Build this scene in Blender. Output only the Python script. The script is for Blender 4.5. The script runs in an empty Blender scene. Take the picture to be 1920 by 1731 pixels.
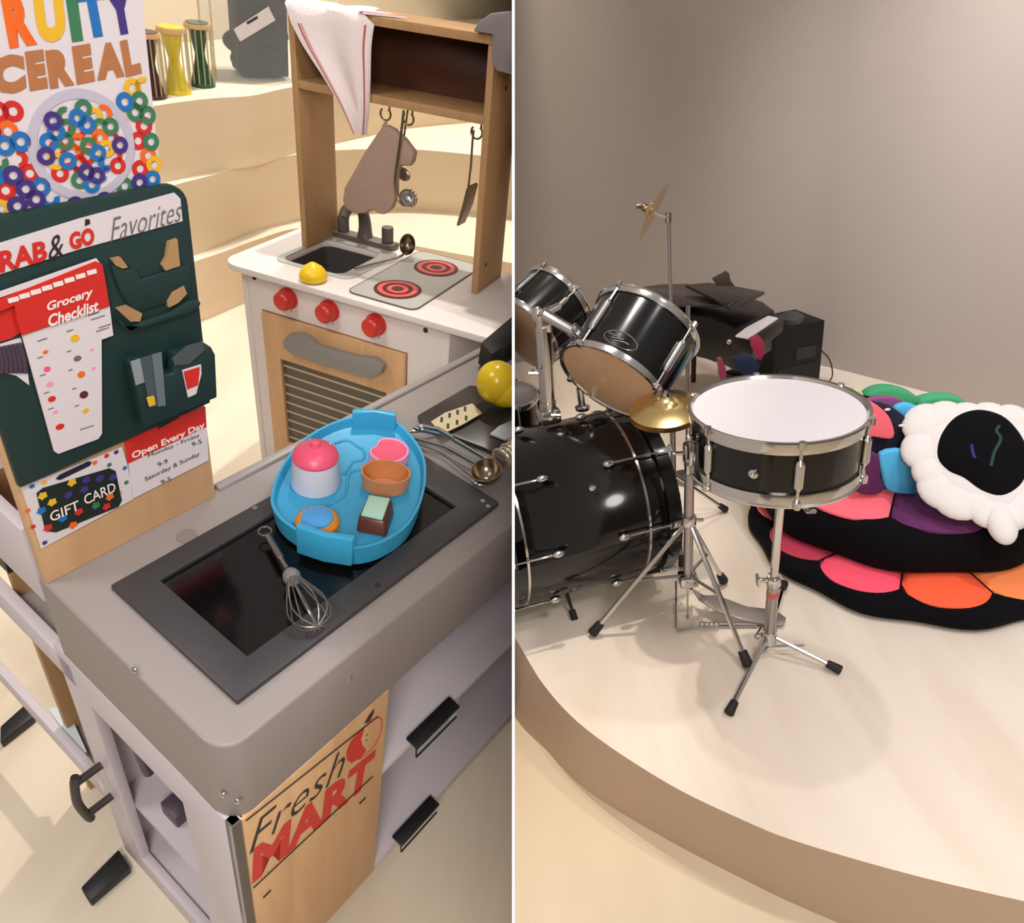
import bpy, bmesh, math, random
from mathutils import Vector, Matrix
random.seed(7)
pi = math.pi
# ------------------------------------------------------------------ camera, light, exposure
F = 1420.0
HL, HR = 1.4, 1.3
def frame(vx, vy):
    d = Vector((vx, vy, F)).normalized(); up = -d
    fw = Vector((0, 0, 1)); Y = (fw - up * fw.dot(up)).normalized(); X = Y.cross(up)
    return Matrix((X, Y, up))
ML = frame(-345.894, 1808.94)          # the shop corner: rows are its axes seen from the camera
MR = frame(300.0, 2800.0)              # the music corner, held by its own levelled floor
RL = ML @ MR.transposed()
X_RIGHT = Matrix.Translation(Vector((0, 0, HL)) - RL @ Vector((0, 0, HR))) @ RL.to_4x4()
C = bpy.context.scene.collection
cam = bpy.data.cameras.new('camera'); camo = bpy.data.objects.new('camera', cam); C.objects.link(camo)
cm = Matrix((ML.col[0], -ML.col[1], -ML.col[2])).transposed().to_4x4()
camo.matrix_world = Matrix.Translation((0, 0, HL)) @ cm
cam.sensor_width = 36; cam.lens = F * 36 / 1920; cam.clip_start = .01
sc = bpy.context.scene; sc.camera = camo
sc.view_settings.view_transform = 'Standard'; sc.view_settings.look = 'None'
sc.view_settings.gamma = 1; sc.view_settings.use_curve_mapping = False
sc.view_settings.exposure = 0.0
wd = bpy.data.worlds.new('world'); sc.world = wd; wd.use_nodes = True
_n = wd.node_tree; _tc = _n.nodes.new('ShaderNodeTexCoord'); _sp = _n.nodes.new('ShaderNodeSeparateXYZ'); _cr = _n.nodes.new('ShaderNodeValToRGB')
_n.links.new(_tc.outputs['Generated'], _sp.inputs[0]); _n.links.new(_sp.outputs['Z'], _cr.inputs[0]); _n.links.new(_cr.outputs[0], _n.nodes['Background'].inputs[0])
_e = _cr.color_ramp.elements; _e[0].position = 0.0; _e[0].color = (.30, .25, .21, 1); _e[1].position = .75; _e[1].color = (1.0, .93, .86, 1)
_m = _cr.color_ramp.elements.new(.3); _m.color = (.42, .36, .31, 1)
_n.nodes['Background'].inputs[1].default_value = 0.40
def lamp(name, kind, loc, target, energy, col, size=.3, right=False, angle=None, blend=.5):
    l = bpy.data.lights.new(name, kind); l.energy = energy; l.color = col
    if kind == 'AREA': l.shape = 'DISK'; l.size = size
    if kind in ('SPOT', 'POINT'): l.shadow_soft_size = size
    if kind == 'SPOT': l.spot_size = angle; l.spot_blend = blend
    o = bpy.data.objects.new(name, l); C.objects.link(o)
    loc = Vector(loc); q = (Vector(target) - loc).to_track_quat('-Z', 'Y')
    m = Matrix.Translation(loc) @ q.to_matrix().to_4x4()
    o.matrix_world = (X_RIGHT @ m) if right else m
    return o
WARM = (1, .925, .84)
lamp('ceiling_and_fill_spot', 'SPOT', (-.42, 2.02, 2.9), (-.42, 1.70, .6), 150, WARM, .03, angle=.85, blend=.5)
lamp('ceiling_and_fill_spot', 'SPOT', (-.75, 3.5, 3.1), (-.85, 2.95, .3), 300, WARM, .10, angle=1.1, blend=.6)
lamp('ceiling_and_fill_spot', 'SPOT', (-.3, 3.2, 3.0), (-.35, 5.0, 1.5), 330, WARM, .12, angle=1.3, blend=.8)  # added fill spot, no fixture known here; lifts the cream back wall
lamp('ceiling_and_fill_panel', 'AREA', (.05, -.9, 2.1), (-.1, .9, .4), 30, (1, .94, .88), .8)  # added frontal fill behind the camera, brightens the counter front and stage riser
lamp('ceiling_and_fill_panel', 'AREA', (-1.4, .2, 2.6), (-.6, 1.2, .4), 16, (1, .92, .84), .6)
lamp('ceiling_and_fill_panel', 'AREA', (.9, .1, 2.4), (.9, 1.2, 0), 21, (.98, .96, 1.0), .4, right=True)
lamp('ceiling_and_fill_spot', 'SPOT', (1.5, 1.0, 2.8), (1.15, 1.15, 0), 76, (.98, .96, .98), .06, right=True, angle=1.15, blend=.8)
lamp('ceiling_and_fill_spot', 'SPOT', (.5, 1.7, 2.9), (.55, 1.3, 0), 48, (.99, .95, .94), .04, right=True, angle=.8, blend=.6)
lamp('wall_fill_spot', 'SPOT', (1.25, 1.3, 2.5), (2.05, 2.5, 1.15), 370, (.98, .95, 1.0), .15, right=True, angle=1.3, blend=1.0)  # added spot without a known fixture, brightens the curved wall towards the right

# ------------------------------------------------------------------ rays from the lens to real surfaces
def ray(M, px, py): return M @ Vector((px - 960.0, py - 865.5, F))
def at(px, py, z, M=ML, H=HL):
    r = ray(M, px, py); return Vector((0, 0, H)) + r * ((z - H) / r.z)
def on(px, py, P0, n, M=ML, H=HL):
    r = ray(M, px, py); o = Vector((0, 0, H)); return o + r * ((P0 - o).dot(n) / r.dot(n))
def ra(px, py, z): return at(px, py, z, MR, HR)
def ron(px, py, P0, n): return on(px, py, P0, n, MR, HR)
def ry(px, py, y): return ron(px, py, Vector((0, y, 0)), Vector((0, 1, 0)))
RX = Vector(MR.col[0]); RD = Vector(MR.col[1]); RF = Vector(MR.col[2])   # camera right, down, forward in the music corner

# ------------------------------------------------------------------ materials
def lin(c):
    if isinstance(c, str): c = [int(c[i:i + 2], 16) / 255 for i in (0, 2, 4)]
    return tuple((x / 12.92 if x <= .04045 else ((x + .055) / 1.055) ** 2.4) for x in c)
def mat(name, col, rough=.5, metal=0, var=.06, scale=30, bump=0, coat=0, alpha=1, trans=0, emit=0, stretch=None, spec=.5):
    m = bpy.data.materials.new(name); m.use_nodes = True; nt = m.node_tree; b = nt.nodes['Principled BSDF']
    c = lin(col)
    tc = nt.nodes.new('ShaderNodeTexCoord'); mp = nt.nodes.new('ShaderNodeMapping'); no = nt.nodes.new('ShaderNodeTexNoise')
    nt.links.new(tc.outputs['Object'], mp.inputs[0]); nt.links.new(mp.outputs[0], no.inputs['Vector'])
    if stretch: mp.inputs['Scale'].default_value = stretch
    no.inputs['Scale'].default_value = scale; no.inputs['Detail'].default_value = 4
    mx = nt.nodes.new('ShaderNodeMix'); mx.data_type = 'RGBA'
    mx.inputs[6].default_value = (*[x * (1 - var) for x in c], 1); mx.inputs[7].default_value = (*[min(1, x * (1 + var)) for x in c], 1)
    nt.links.new(no.outputs[0], mx.inputs[0]); nt.links.new(mx.outputs[2], b.inputs['Base Color'])
    b.inputs['Roughness'].default_value = rough; b.inputs['Metallic'].default_value = metal
    b.inputs['Coat Weight'].default_value = coat; b.inputs['Coat Roughness'].default_value = .05
    b.inputs['Alpha'].default_value = alpha; b.inputs['Transmission Weight'].default_value = trans
    b.inputs['Specular IOR Level'].default_value = spec
    if bump:
        bp = nt.nodes.new('ShaderNodeBump'); bp.inputs['Strength'].default_value = bump; bp.inputs['Distance'].default_value = .004
        nt.links.new(no.outputs[0], bp.inputs['Height']); nt.links.new(bp.outputs[0], b.inputs['Normal'])
    return m
def wood(name, a, b_, scale=6, stretch=(1, 12, 1), rough=.5, rot=0):
    m = mat(name, a, rough); nt = m.node_tree; n = nt.nodes
    mx = [x for x in n if x.type == 'MIX'][0]; mp = [x for x in n if x.type == 'MAPPING'][0]; no = [x for x in n if x.type == 'TEX_NOISE'][0]
    mp.inputs['Scale'].default_value = stretch; mp.inputs['Rotation'].default_value = (0, 0, rot)
    no.inputs['Scale'].default_value = scale; no.inputs['Detail'].default_value = 7; no.inputs['Distortion'].default_value = .8
    mx.inputs[6].default_value = (*lin(a), 1); mx.inputs[7].default_value = (*lin(b_), 1)
    cr = n.new('ShaderNodeValToRGB'); cr.color_ramp.elements[0].position = .32; cr.color_ramp.elements[1].position = .68
    nt.links.new(no.outputs[0], cr.inputs[0]); nt.links.new(cr.outputs[0], mx.inputs[0])
    return m
LA0 = math.atan2(.86325, .50478)
m_floor = wood('pale_floor_planks', 'd6c6b0', 'e6dbc8', 3.2, (1.5, .22, 1), .5, -.5)
m_stepface = wood('pale_step_wood', 'dcc7a8', 'e4d2b6', 1.5, (.3, .3, 3), .6)
m_tread = wood('pale_tread_wood', 'e6dac4', 'efe6d4', 3, (1, .4, 1), .55)
m_wallL = mat('cream_wall_paint', 'e2d8c6', .8, scale=3, var=.03)
m_grey = mat('warm_grey_laminate', '97918f', .42, scale=12, var=.03)
m_rail = mat('warm_grey_rail', '948c89', .5, scale=12, var=.03)
m_dgrey = mat('charcoal_frame_plastic', '3b393b', .45, var=.08, scale=60)
m_screen = mat('black_glass_screen', '0d0b0b', .12, var=.05, coat=.0)
m_white = mat('lilac_white_laminate', 'cdc5cd', .45, scale=10, var=.02)
m_kwhite = mat('white_painted_board', 'e4dcda', .4, scale=10, var=.02)
m_birch = wood('birch_plywood', 'cda274', 'dbb285', 5, (6, 6, .6), .45)
m_birchd = wood('tan_hutch_wood', 'a8835a', 'b58e62', 5, (8, 8, .8), .5)
m_brown = mat('dark_brown_back_panel', '4a2413', .6, scale=10)
m_black = mat('matte_black_plastic', '15171a', .45, var=.1)
m_green = mat('dark_green_fabric', '143230', .6, scale=20, var=.06)
m_card = mat('white_card_stock', 'dfd6da', .55, scale=8, var=.02)
m_red = mat('red_print', 'd32a22', .5, var=.04)
m_orange = mat('orange_print', 'ee6a20', .5, var=.04)
m_yel = mat('yellow_print', 'eab62c', .5, var=.04)
m_grn = mat('green_print', '3c7a56', .5, var=.04)
m_blu = mat('blue_print', '1f6fb8', .5, var=.04)
m_pur = mat('purple_print', '43307e', .5, var=.04)
m_tanl = mat('tan_letter_print', 'b3744a', .55, var=.10, scale=120)
m_ink = mat('black_ink', '25201f', .6, var=.05)
m_greyink = mat('grey_ink', '6d6a68', .6, var=.05)
m_whiteink = mat('white_ink', 'f5e7e2', .6, var=.02)
m_chrome = mat('polished_chrome', 'c9c6c4', .14, 1, var=.03)
m_steel = mat('brushed_steel', 'a8a4a2', .32, 1, var=.05)
m_dsteel = mat('dark_bronze_steel', '8d7f6c', .25, 1, var=.05)
m_bluep = mat('sky_blue_plastic', '3aa2cf', .38, scale=8, var=.03)
m_pink = mat('hot_pink_plastic', 'f25a7e', .35, var=.03)
m_lpink = mat('pale_pink_plastic', 'f29cc2', .35, var=.03)
m_wplast = mat('white_plastic', 'dcdde8', .35, var=.02)
m_caramel = mat('caramel_plastic', 'cf8a58', .45, var=.03)
m_choc = mat('chocolate_brown_plastic', '5a2a20', .35, var=.06)
m_mint = mat('mint_plastic', 'b4dccb', .4, var=.03)
m_opl = mat('orange_plastic', 'e08a1f', .35, var=.05)
m_lblue = mat('light_blue_plastic', '4f9fe0', .25, var=.03)
m_lemon = mat('lemon_yellow_plastic', 'f0c81e', .35, var=.04)
m_pear = mat('olive_yellow_plastic', 'c9ac18', .22, var=.1, scale=25)
m_knob = mat('red_wooden_knob', 'd03428', .35, var=.05)
m_handle = mat('grey_painted_handle', '8b8884', .5, var=.03)
m_stove = mat('grey_stove_plate', 'b3b3ae', .4, var=.02)
m_coil = mat('coral_red_burner_rings', 'e05a58', .5, var=.04)
m_dred = mat('dark_burner_disc', '47100f', .5, var=.06)
m_basin = mat('dark_grey_basin', '4a4548', .45, var=.04)
m_faucet = mat('dark_grey_faucet', '5e5852', .5, var=.05)
m_cloth = mat('white_cotton_cloth', 'e9dcdc', .9, scale=300, var=.05, bump=.25)
m_cred = mat('red_woven_stripe', 'b8544e', .9, scale=300, var=.08)
m_mitt = mat('taupe_felt', 'a48c7c', .95, scale=200, var=.08, bump=.3)
m_slat = mat('dark_oven_interior', '5c5244', .4, var=.06)
m_slatl = mat('pale_oven_stripe', 'b8ae96', .4, var=.05)
m_clear = mat('clear_plastic', 'dfe6ea', .15, alpha=.10, var=.02)
m_cordglass = mat('clear_cords', 'cdbf94', .3, alpha=.45, var=.1, scale=200)
m_navy = mat('navy_blue_fabric', '16223f', .8, scale=40, var=.1)
m_dcloth = mat('dark_grey_fabric', '100f10', .9, scale=40, var=.3, bump=.4)
m_palebox = mat('pale_blue_board', 'c9d6de', .4, var=.02)
m_purple_d = mat('dark_violet_plastic', '4b3c4c', .4, var=.05)
# music corner
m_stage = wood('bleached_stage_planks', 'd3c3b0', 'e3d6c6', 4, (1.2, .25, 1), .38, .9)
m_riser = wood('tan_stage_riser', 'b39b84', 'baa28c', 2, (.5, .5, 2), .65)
m_floorR = wood('light_oak_floor', 'c6b294', 'd6c6aa', 3, (1.2, .3, 1), .5, .6)
m_wallR = mat('taupe_wall_paint', 'a1958a', .85, scale=2, var=.04)
m_part = mat('white_partition_paint', 'f4f2f0', .7, scale=5, var=.01)
m_shell = mat('glossy_black_lacquer', '080707', .16, var=.1, coat=.25, spec=.35)
m_head = mat('white_drum_skin', 'c9c3c4', .5, scale=40, var=.015)
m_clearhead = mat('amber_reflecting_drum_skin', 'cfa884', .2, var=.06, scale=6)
m_rubber = mat('black_rubber', '17120f', .7, var=.1)
m_brass = mat('polished_brass', 'cdb27c', .22, 1, var=.06)
m_redband = mat('red_sleeve', 'c0564e', .5, var=.04)
m_vb = mat('black_velour', '08070b', .95, scale=150, var=.2, bump=.2, spec=.15)
m_pc = {k: mat(n, c, .85, scale=60, var=.04, bump=.15) for k, n, c in [
    ('coral', 'coral_plush', 'f8506a'), ('orange', 'orange_plush', 'fb5d36'), ('lorange', 'light_orange_plush', 'fb8a50'), ('crimson', 'crimson_plush', 'b03048'),
    ('purple', 'deep_purple_plush', '5c2156'), ('violet', 'dusty_violet_plush', '8d4a7c'), ('cyan', 'sky_blue_plush', '4fb4e4'), ('green', 'leaf_green_plush', '3f9a68'),
    ('yellow', 'mustard_plush', 'd0a420'), ('pink', 'pink_plush', 'fb6a78'), ('navy', 'navy_plush', '14152e'), ('mint', 'pale_lime_plush', 'd3dc9a')]}
m_wfluff = mat('white_plush', 'dfd9d6', .95, scale=120, var=.03, bump=.25)
m_keys = mat('white_piano_keys', 'e8e2e2', .3, var=.02)
m_piano = mat('black_piano_lacquer', '0e0c0b', .28, var=.1, spec=.3)
m_darkleg = mat('dark_brown_leg', '2e120b', .5, var=.1)
m_stripe_g = mat('dark_green_stitching', '1c4038', .9); m_stripe_b = mat('dark_blue_stitching', '272a72', .9)

# ------------------------------------------------------------------ mesh builder
SIDE = ['L']; ALL = []
def reg(o): ALL.append((o, SIDE[0])); return o
def tag(o, label=None, cat=None, group=None, kind=None):
    if label: o['label'] = label
    if cat: o['category'] = cat
    if group: o['group'] = group
    if kind: o['kind'] = kind
    return o
def empty(name, loc, label, cat, group=None, rot=None):
    o = bpy.data.objects.new(name, None); o.empty_display_size = .05; C.objects.link(o)
    o.matrix_world = Matrix.Translation(loc) @ (rot.to_4x4() if rot else Matrix())
    tag(o, label, cat, group); return reg(o)
def basis(n, hint=Vector((0, 0, 1))):
    n = n.normalized()
    if abs(n.dot(hint)) > .98: hint = Vector((1, 0, 0))
    u = hint.cross(n).normalized(); return u, n.cross(u), n
class MB:
    def __init__(s): s.v = []; s.f = []; s.m = []; s.cur = 0
    def add(s, vs, fs):
        b = len(s.v); s.v += [Vector(v) for v in vs]
        for f in fs: s.f.append([b + i for i in f]); s.m.append(s.cur)
        return s
    def hexa(s, p):   # 8 points: bottom ring 0-3, top ring 4-7
        return s.add(p, [(3, 2, 1, 0), (4, 5, 6, 7), (0, 1, 5, 4), (1, 2, 6, 5), (2, 3, 7, 6), (3, 0, 4, 7)])
    def box(s, c, sx, sy, sz, R=None):
        R = R or Matrix.Identity(3); c = Vector(c)
        P = [c + R @ Vector((x * sx / 2, y * sy / 2, z * sz / 2)) for z in (-1, 1) for x, y in ((-1, -1), (1, -1), (1, 1), (-1, 1))]
        return s.hexa(P)
    def prism(s, poly, ext):
        n = len(poly); poly = [Vector(p) for p in poly]; ext = Vector(ext)
        nn = Vector((0, 0, 0))
        for i in range(n): nn += poly[i].cross(poly[(i + 1) % n])
        if nn.dot(ext) < 0: poly = poly[::-1]
        return s.add(poly + [p + ext for p in poly], [list(range(n))[::-1], list(range(n, 2 * n))] + [(i, (i + 1) % n, n + (i + 1) % n, n + i) for i in range(n)])
    def frame(s, outer, inner, ext):   # ring prism: outer and inner polygons with the same count
        n = len(outer); ext = Vector(ext); P = [Vector(p) for p in outer] + [Vector(p) for p in inner]
        P += [p + ext for p in P]; fs = []
        for i in range(n):
            j = (i + 1) % n
            fs += [(i, j, n + j, n + i), (2 * n + i, 3 * n + i, 3 * n + j, 2 * n + j), (i, 2 * n + i, 2 * n + j, j), (n + i, n + j, 3 * n + j, 3 * n + i)]
        return s.add(P, fs)
    def cyl(s, a, b, r0, r1=None, n=20, caps=True, hint=Vector((0, 0, 1))):
        r1 = r0 if r1 is None else r1; a = Vector(a); b = Vector(b); u, w, _ = basis(b - a, hint)
        vs = [c + r * (math.cos(2 * pi * i / n) * u + math.sin(2 * pi * i / n) * w) for c, r in ((a, r0), (b, r1)) for i in range(n)]
        fs = [(i, (i + 1) % n, n + (i + 1) % n, n + i) for i in range(n)]
        if caps: fs += [list(range(n))[::-1], list(range(n, 2 * n))]
        return s.add(vs, fs)
    def tube(s, pts, r, n=10, closed=False):
        pts = [Vector(p) for p in pts]; N = len(pts); rs = r if isinstance(r, (list, tuple)) else [r] * N
        vs = []; u = None
        for i, p in enumerate(pts):
            t = (pts[(i + 1) % N] - pts[i - 1]) if closed else (pts[min(i + 1, N - 1)] - pts[max(i - 1, 0)])
            t.normalize()
            if u is None: u, w, _ = basis(t)
            else:
                u = (u - t * u.dot(t)).normalized(); w = t.cross(u)
            vs += [p + rs[i] * (math.cos(2 * pi * k / n) * u + math.sin(2 * pi * k / n) * w) for k in range(n)]
        fs = []
        for i in range(N if closed else N - 1):
            j = (i + 1) % N
            fs += [(i * n + k, i * n + (k + 1) % n, j * n + (k + 1) % n, j * n + k) for k in range(n)]
        if not closed: fs += [list(range(n))[::-1], list(range((N - 1) * n, N * n))]
        return s.add(vs, fs)
    def lathe(s, prof, o, n=Vector((0, 0, 1)), seg=48, sx=1, sy=1, hint=Vector((0, 0, 1)), cap=True):
        o = Vector(o); u, w, k = basis(Vector(n), hint); N = len(prof); vs = []
        for r, z in prof: vs += [o + k * z + max(r, 1e-5) * (sx * math.cos(2 * pi * i / seg) * u + sy * math.sin(2 * pi * i / seg) * w) for i in range(seg)]
        fs = [(j * seg + i, j * seg + (i + 1) % seg, (j + 1) * seg + (i + 1) % seg, (j + 1) * seg + i) for j in range(N - 1) for i in range(seg)]
        if cap: fs += [list(range(seg))[::-1], list(range((N - 1) * seg, N * seg))]
        return s.add(vs, fs)
    def ball(s, c, rx, ry_=None, rz=None, R=None, n=14, seg=24):
        ry_ = ry_ or rx; rz = rz or rx; R = R or Matrix.Identity(3); c = Vector(c); vs = []
        for j in range(n + 1):
            a = pi * j / n
            for i in range(seg):
                b = 2 * pi * i / seg; vs.append(c + R @ Vector((rx * max(math.sin(a), 1e-4) * math.cos(b), ry_ * max(math.sin(a), 1e-4) * math.sin(b), -rz * math.cos(a))))
        return s.add(vs, [(j * seg + i, j * seg + (i + 1) % seg, (j + 1) * seg + (i + 1) % seg, (j + 1) * seg + i) for j in range(n) for i in range(seg)])
    def build(s, name, mats, parent=None, angle=35, bevel=0, label=None, cat=None, group=None, kind=None, segs=2):
        mats = mats if isinstance(mats, (list, tuple)) else [mats]
        me = bpy.data.meshes.new(name); o = bpy.data.objects.new(name, me); C.objects.link(o)
        if parent is None:
            lo = Vector([min(v[i] for v in s.v) for i in range(3)]); hi = Vector([max(v[i] for v in s.v) for i in range(3)])
            org = Vector(((lo.x + hi.x) / 2, (lo.y + hi.y) / 2, lo.z)); mw = Matrix.Translation(org)
        else:
            r = parent
            while r.parent: r = r.parent
            mw = r.matrix_world if r.type == 'EMPTY' else Matrix.Translation(r.location)
            mw = mw.copy()
        inv = mw.inverted()
        me.from_pydata([inv @ v for v in s.v], [], s.f)
        for m in mats: me.materials.append(m)
        for p, mi in zip(me.polygons, s.m): p.material_index = mi
        bm = bmesh.new(); bm.from_mesh(me); bmesh.ops.recalc_face_normals(bm, faces=bm.faces)
        if bevel:
            es = [e for e in bm.edges if len(e.link_faces) == 2 and e.calc_face_angle(0) > .6]
            bmesh.ops.bevel(bm, geom=es, offset=bevel, segments=segs, profile=.5, affect='EDGES', clamp_overlap=True)
        bm.to_mesh(me); bm.free()
        for p in me.polygons: p.use_smooth = True
        me.set_sharp_from_angle(angle=math.radians(angle))
        if parent is None: o.matrix_world = mw
        else: o.parent = parent     # every part keeps its thing's own axes
        tag(o, label, cat, group, kind); return reg(o)
def text_on(s, P, U, V, w, h, mat_, name, parent, thick=.0006, bold=0, shear=0):
    """Raised lettering: the words S fill w x h from P along the unit vectors U and V."""
    cu = bpy.data.curves.new(name, 'FONT'); cu.body = s; cu.size = 1; cu.offset = bold; cu.shear = shear; cu.resolution_u = 3
    to = bpy.data.objects.new(name, cu); C.objects.link(to)
    me = to.to_mesh(); vs = [v.co.copy() for v in me.vertices]; fs = [list(p.vertices) for p in me.polygons]; to.to_mesh_clear()
    bpy.data.objects.remove(to)
    x0 = min(v.x for v in vs); x1 = max(v.x for v in vs); y0 = min(v.y for v in vs); y1 = max(v.y for v in vs)
    N = U.cross(V).normalized()
    q = [P + U * ((v.x - x0) / (x1 - x0) * w) + V * ((v.y - y0) / (y1 - y0) * h) + N * thick for v in vs]
    mb = MB(); mb.add(q, fs)
    o = mb.build(name, mat_, parent); return o
def smooth_loop(P, k=6):
    out = []; n = len(P)
    for i in range(n):
        p0, p1, p2, p3 = P[i - 1], P[i], P[(i + 1) % n], P[(i + 2) % n]
        for j in range(k):
            t = j / k; out.append(.5 * ((2 * p1) + (p2 - p0) * t + (2 * p0 - 5 * p1 + 4 * p2 - p3) * t * t + (3 * p1 - p0 - 3 * p2 + p3) * t ** 3))
    return out
def spline(P, k=8):
    P = [Vector(p) for p in P]; out = []; n = len(P)
    for i in range(n - 1):
        p0, p1, p2, p3 = P[max(i - 1, 0)], P[i], P[i + 1], P[min(i + 2, n - 1)]
        for j in range(k):
            t = j / k; out.append(.5 * ((2 * p1) + (p2 - p0) * t + (2 * p0 - 5 * p1 + 4 * p2 - p3) * t * t + (3 * p1 - p0 - 3 * p2 + p3) * t ** 3))
    return out + [P[-1]]
UP = Vector((0, 0, 1))
# ================================================================== LEFT: the toy shop corner
ZF = -.03
def hz(P, px, py, M=ML, H=HL):      # height above P on its own vertical seen at the pixel
    n = Vector((P.x, P.y, 0)).normalized(); return on(px, py, P, n, M, H).z
def solid(poly, z0, z1, name, mt, ms, **k):
    mb = MB(); n = len(poly); lo = [Vector((p.x, p.y, z0)) for p in poly]; hi = [Vector((p.x, p.y, z1)) for p in poly]
    mb.add(hi, [list(range(n))]); mb.cur = 1
    mb.add(lo + hi, [(i, (i + 1) % n, n + (i + 1) % n, n + i) for i in range(n)] + [list(range(n))[::-1]])
    return mb.build(name, [mt, ms], **k)
# room shell
mb = MB(); mb.add([(-3.2, -.6, ZF), (.6, -.6, ZF), (1.2, 6, ZF), (-3.2, 6, ZF)], [(0, 1, 2, 3)])
mb.build('floor', m_floor, kind='structure', label='pale wood plank floor under the toy shop counter')
P1 = at(370, 602, ZF); z1 = hz(P1, 360, 490)
fr1 = [at(x, y, z1) for x, y in ((0, 610), (150, 560), (270, 523), (360, 492), (420, 472), (480, 450), (560, 428), (640, 440), (760, 458), (880, 480), (1000, 500))]
back = [Vector((1.3, 6, 0)), Vector((-4, 6, 0)), Vector((-4, 2.0, 0))]
bs2 = [at(x, y, z1) for x, y in ((0, 602), (150, 552), (270, 514), (360, 480), (420, 459), (480, 434), (560, 413), (620, 402), (760, 394), (905, 404), (1000, 414))]
z2 = hz(at(760, 394, z1), 760, 279)
bs3 = [at(x, y, z2) for x, y in ((0, 420), (150, 385), (270, 352), (360, 330), (420, 319), (480, 311), (542, 291), (616, 272), (700, 253), (760, 241), (910, 227), (1000, 222))]
z3 = hz(at(480, 311, z2), 480, 180)
solid(spline(fr1, 6) + back, ZF, z1, 'trim_1', m_tread, m_stepface, kind='structure', label='lowest curved pale wood step behind the play kitchen')
solid(spline(bs2, 6) + back, z1, z2, 'trim_2', m_tread, m_stepface, kind='structure', label='middle curved pale wood step behind the play kitchen')
solid(spline(bs3, 6) + back, z2, z3, 'trim_3', m_tread, m_stepface, kind='structure', label='upper wooden ledge that carries the small drums and the bin')
w0 = at(240, 88, z3); w1 = at(980, 28, z3)
d = (w1 - w0).normalized(); w0 -= d * 1.5; w1 += d * 1.0; nw = Vector((-d.y, d.x, 0))
mb = MB(); mb.prism([w0, w1, w1 + nw * .1, w0 + nw * .1], (0, 0, 1.6)); mb.build('wall_back', m_wallL, kind='structure', label='cream wall above the stepped ledge')

# small hourglass drums on the ledge
def hourglass(px, py, hpx, wpx, m, label):
    p = at(px, py, z3); s = (p - Vector((0, 0, HL))).length / math.hypot(F, px - 960, py - 865)
    r = wpx * s / 2; h = hpx * s * 1.18
    e = empty('hourglass_drum', p, label, 'drum', 'hourglass drums on the ledge')
    mb = MB(); mb.lathe([(r * .88, 0), (r * .8, h * .1), (r * .42, h * .42), (r * .38, h * .52), (r * .62, h * .8), (r * .88, h)], p + UP * .002, seg=28); mb.build('body', m, e)
    for z in (0.0, .93):
        mb = MB(); mb.lathe([(r * .8, 0), (r, 0), (r, h * .07), (r * .8, h * .07)], p + UP * (h * z), seg=28); mb.build('rim', m_birch if z else m, e)
    mb = MB()
    for i in range(14):
        a = 2 * pi * i / 14; q = Vector((math.cos(a), math.sin(a), 0)) * r * .96
        mb.cyl(p + q + UP * h * .05, p + q + UP * h * .95, r * .06, n=6)
    mb.build('cords', m_cordglass, e)
hourglass(290, 182, 92, 44, mat('dark_maroon_lacquer', '3a1416', .25), 'dark maroon hourglass drum half hidden behind the cereal poster')
hourglass(333, 173, 92, 50, mat('bright_yellow_lacquer', 'd9c526', .25), 'yellow hourglass drum between the maroon and green ones')
hourglass(380, 160, 88, 46, mat('dark_green_lacquer', '0d4a36', .2), 'dark green hourglass drum beside the clear bin')
# clear storage bin
q0, q1 = at(404, 152, z3), at(552, 156, z3); du = (q1 - q0).normalized(); dv = Vector((-du.y, du.x, 0)); bw = (q1 - q0).length
e = empty('storage_bin', (q0 + q1) / 2 + dv * .18, 'clear plastic storage bin with dark clothes inside on the ledge', 'bin')
mb = MB(); R = Matrix((du, dv, UP)).transposed(); cc = (q0 + q1) / 2 + dv * .095 + UP * .0005
mb.frame([cc + R @ Vector((x * bw / 2, y * .09, .0)) for x, y in ((-1, -1), (1, -1), (1, 1), (-1, 1))], [cc + R @ Vector((x * (bw / 2 - .006), y * .084, .0)) for x, y in ((-1, -1), (1, -1), (1, 1), (-1, 1))], (0, 0, .36))
mb.build('wall', m_clear, e)
mb = MB(); mb.box(cc + UP * .004, bw, .18, .008, R); mb.build('base', m_clear, e)
mb = MB()
for x, y in ((-1, -1), (1, -1), (1, 1), (-1, 1)): mb.cyl(cc + R @ Vector((x * (bw / 2 - .004), y * .086, .008)), cc + R @ Vector((x * (bw / 2 - .004), y * .086, .36)), .004, n=8)
mb.build('corner_rib', m_cordglass, e)
mb = MB()
random.seed(3)
for i in range(16): mb.ball(cc + R @ Vector((random.uniform(-.005, .075), random.uniform(-.03, .03), .045 + .018 * i)), .075, .045, .042)
mb.box(cc + R @ Vector((bw * .16, .0, .18)), bw * .62, .13, .34, R); mb.build('dark_cloth', m_dcloth, e, bevel=.008)
mb = MB(); mb.box(cc + R @ Vector((.03, -.055, .26)), .09, .012, .1, R @ Matrix.Rotation(.3, 3, 'Y')); mb.box(cc + R @ Vector((.0, .03, .31)), .12, .03, .08, R); mb.build('blue_sheet', mat('pale_blue_paper', '8fb4d8', .5), e)
lb = [on(x, y, q0 - dv * -.004, dv) for x, y in ((438, 55), (503, 12), (516, 38), (450, 78))]
mb = MB(); mb.prism(lb, -dv * .002); lab = mb.build('label', m_card, e)
lb = [on(x, y, q0 + dv * .001, dv) for x, y in ((462, 42), (482, 30), (484, 34), (464, 46))]
mb = MB(); mb.prism(lb, -dv * .001); mb.build('ink_mark', m_ink, lab)

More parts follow.
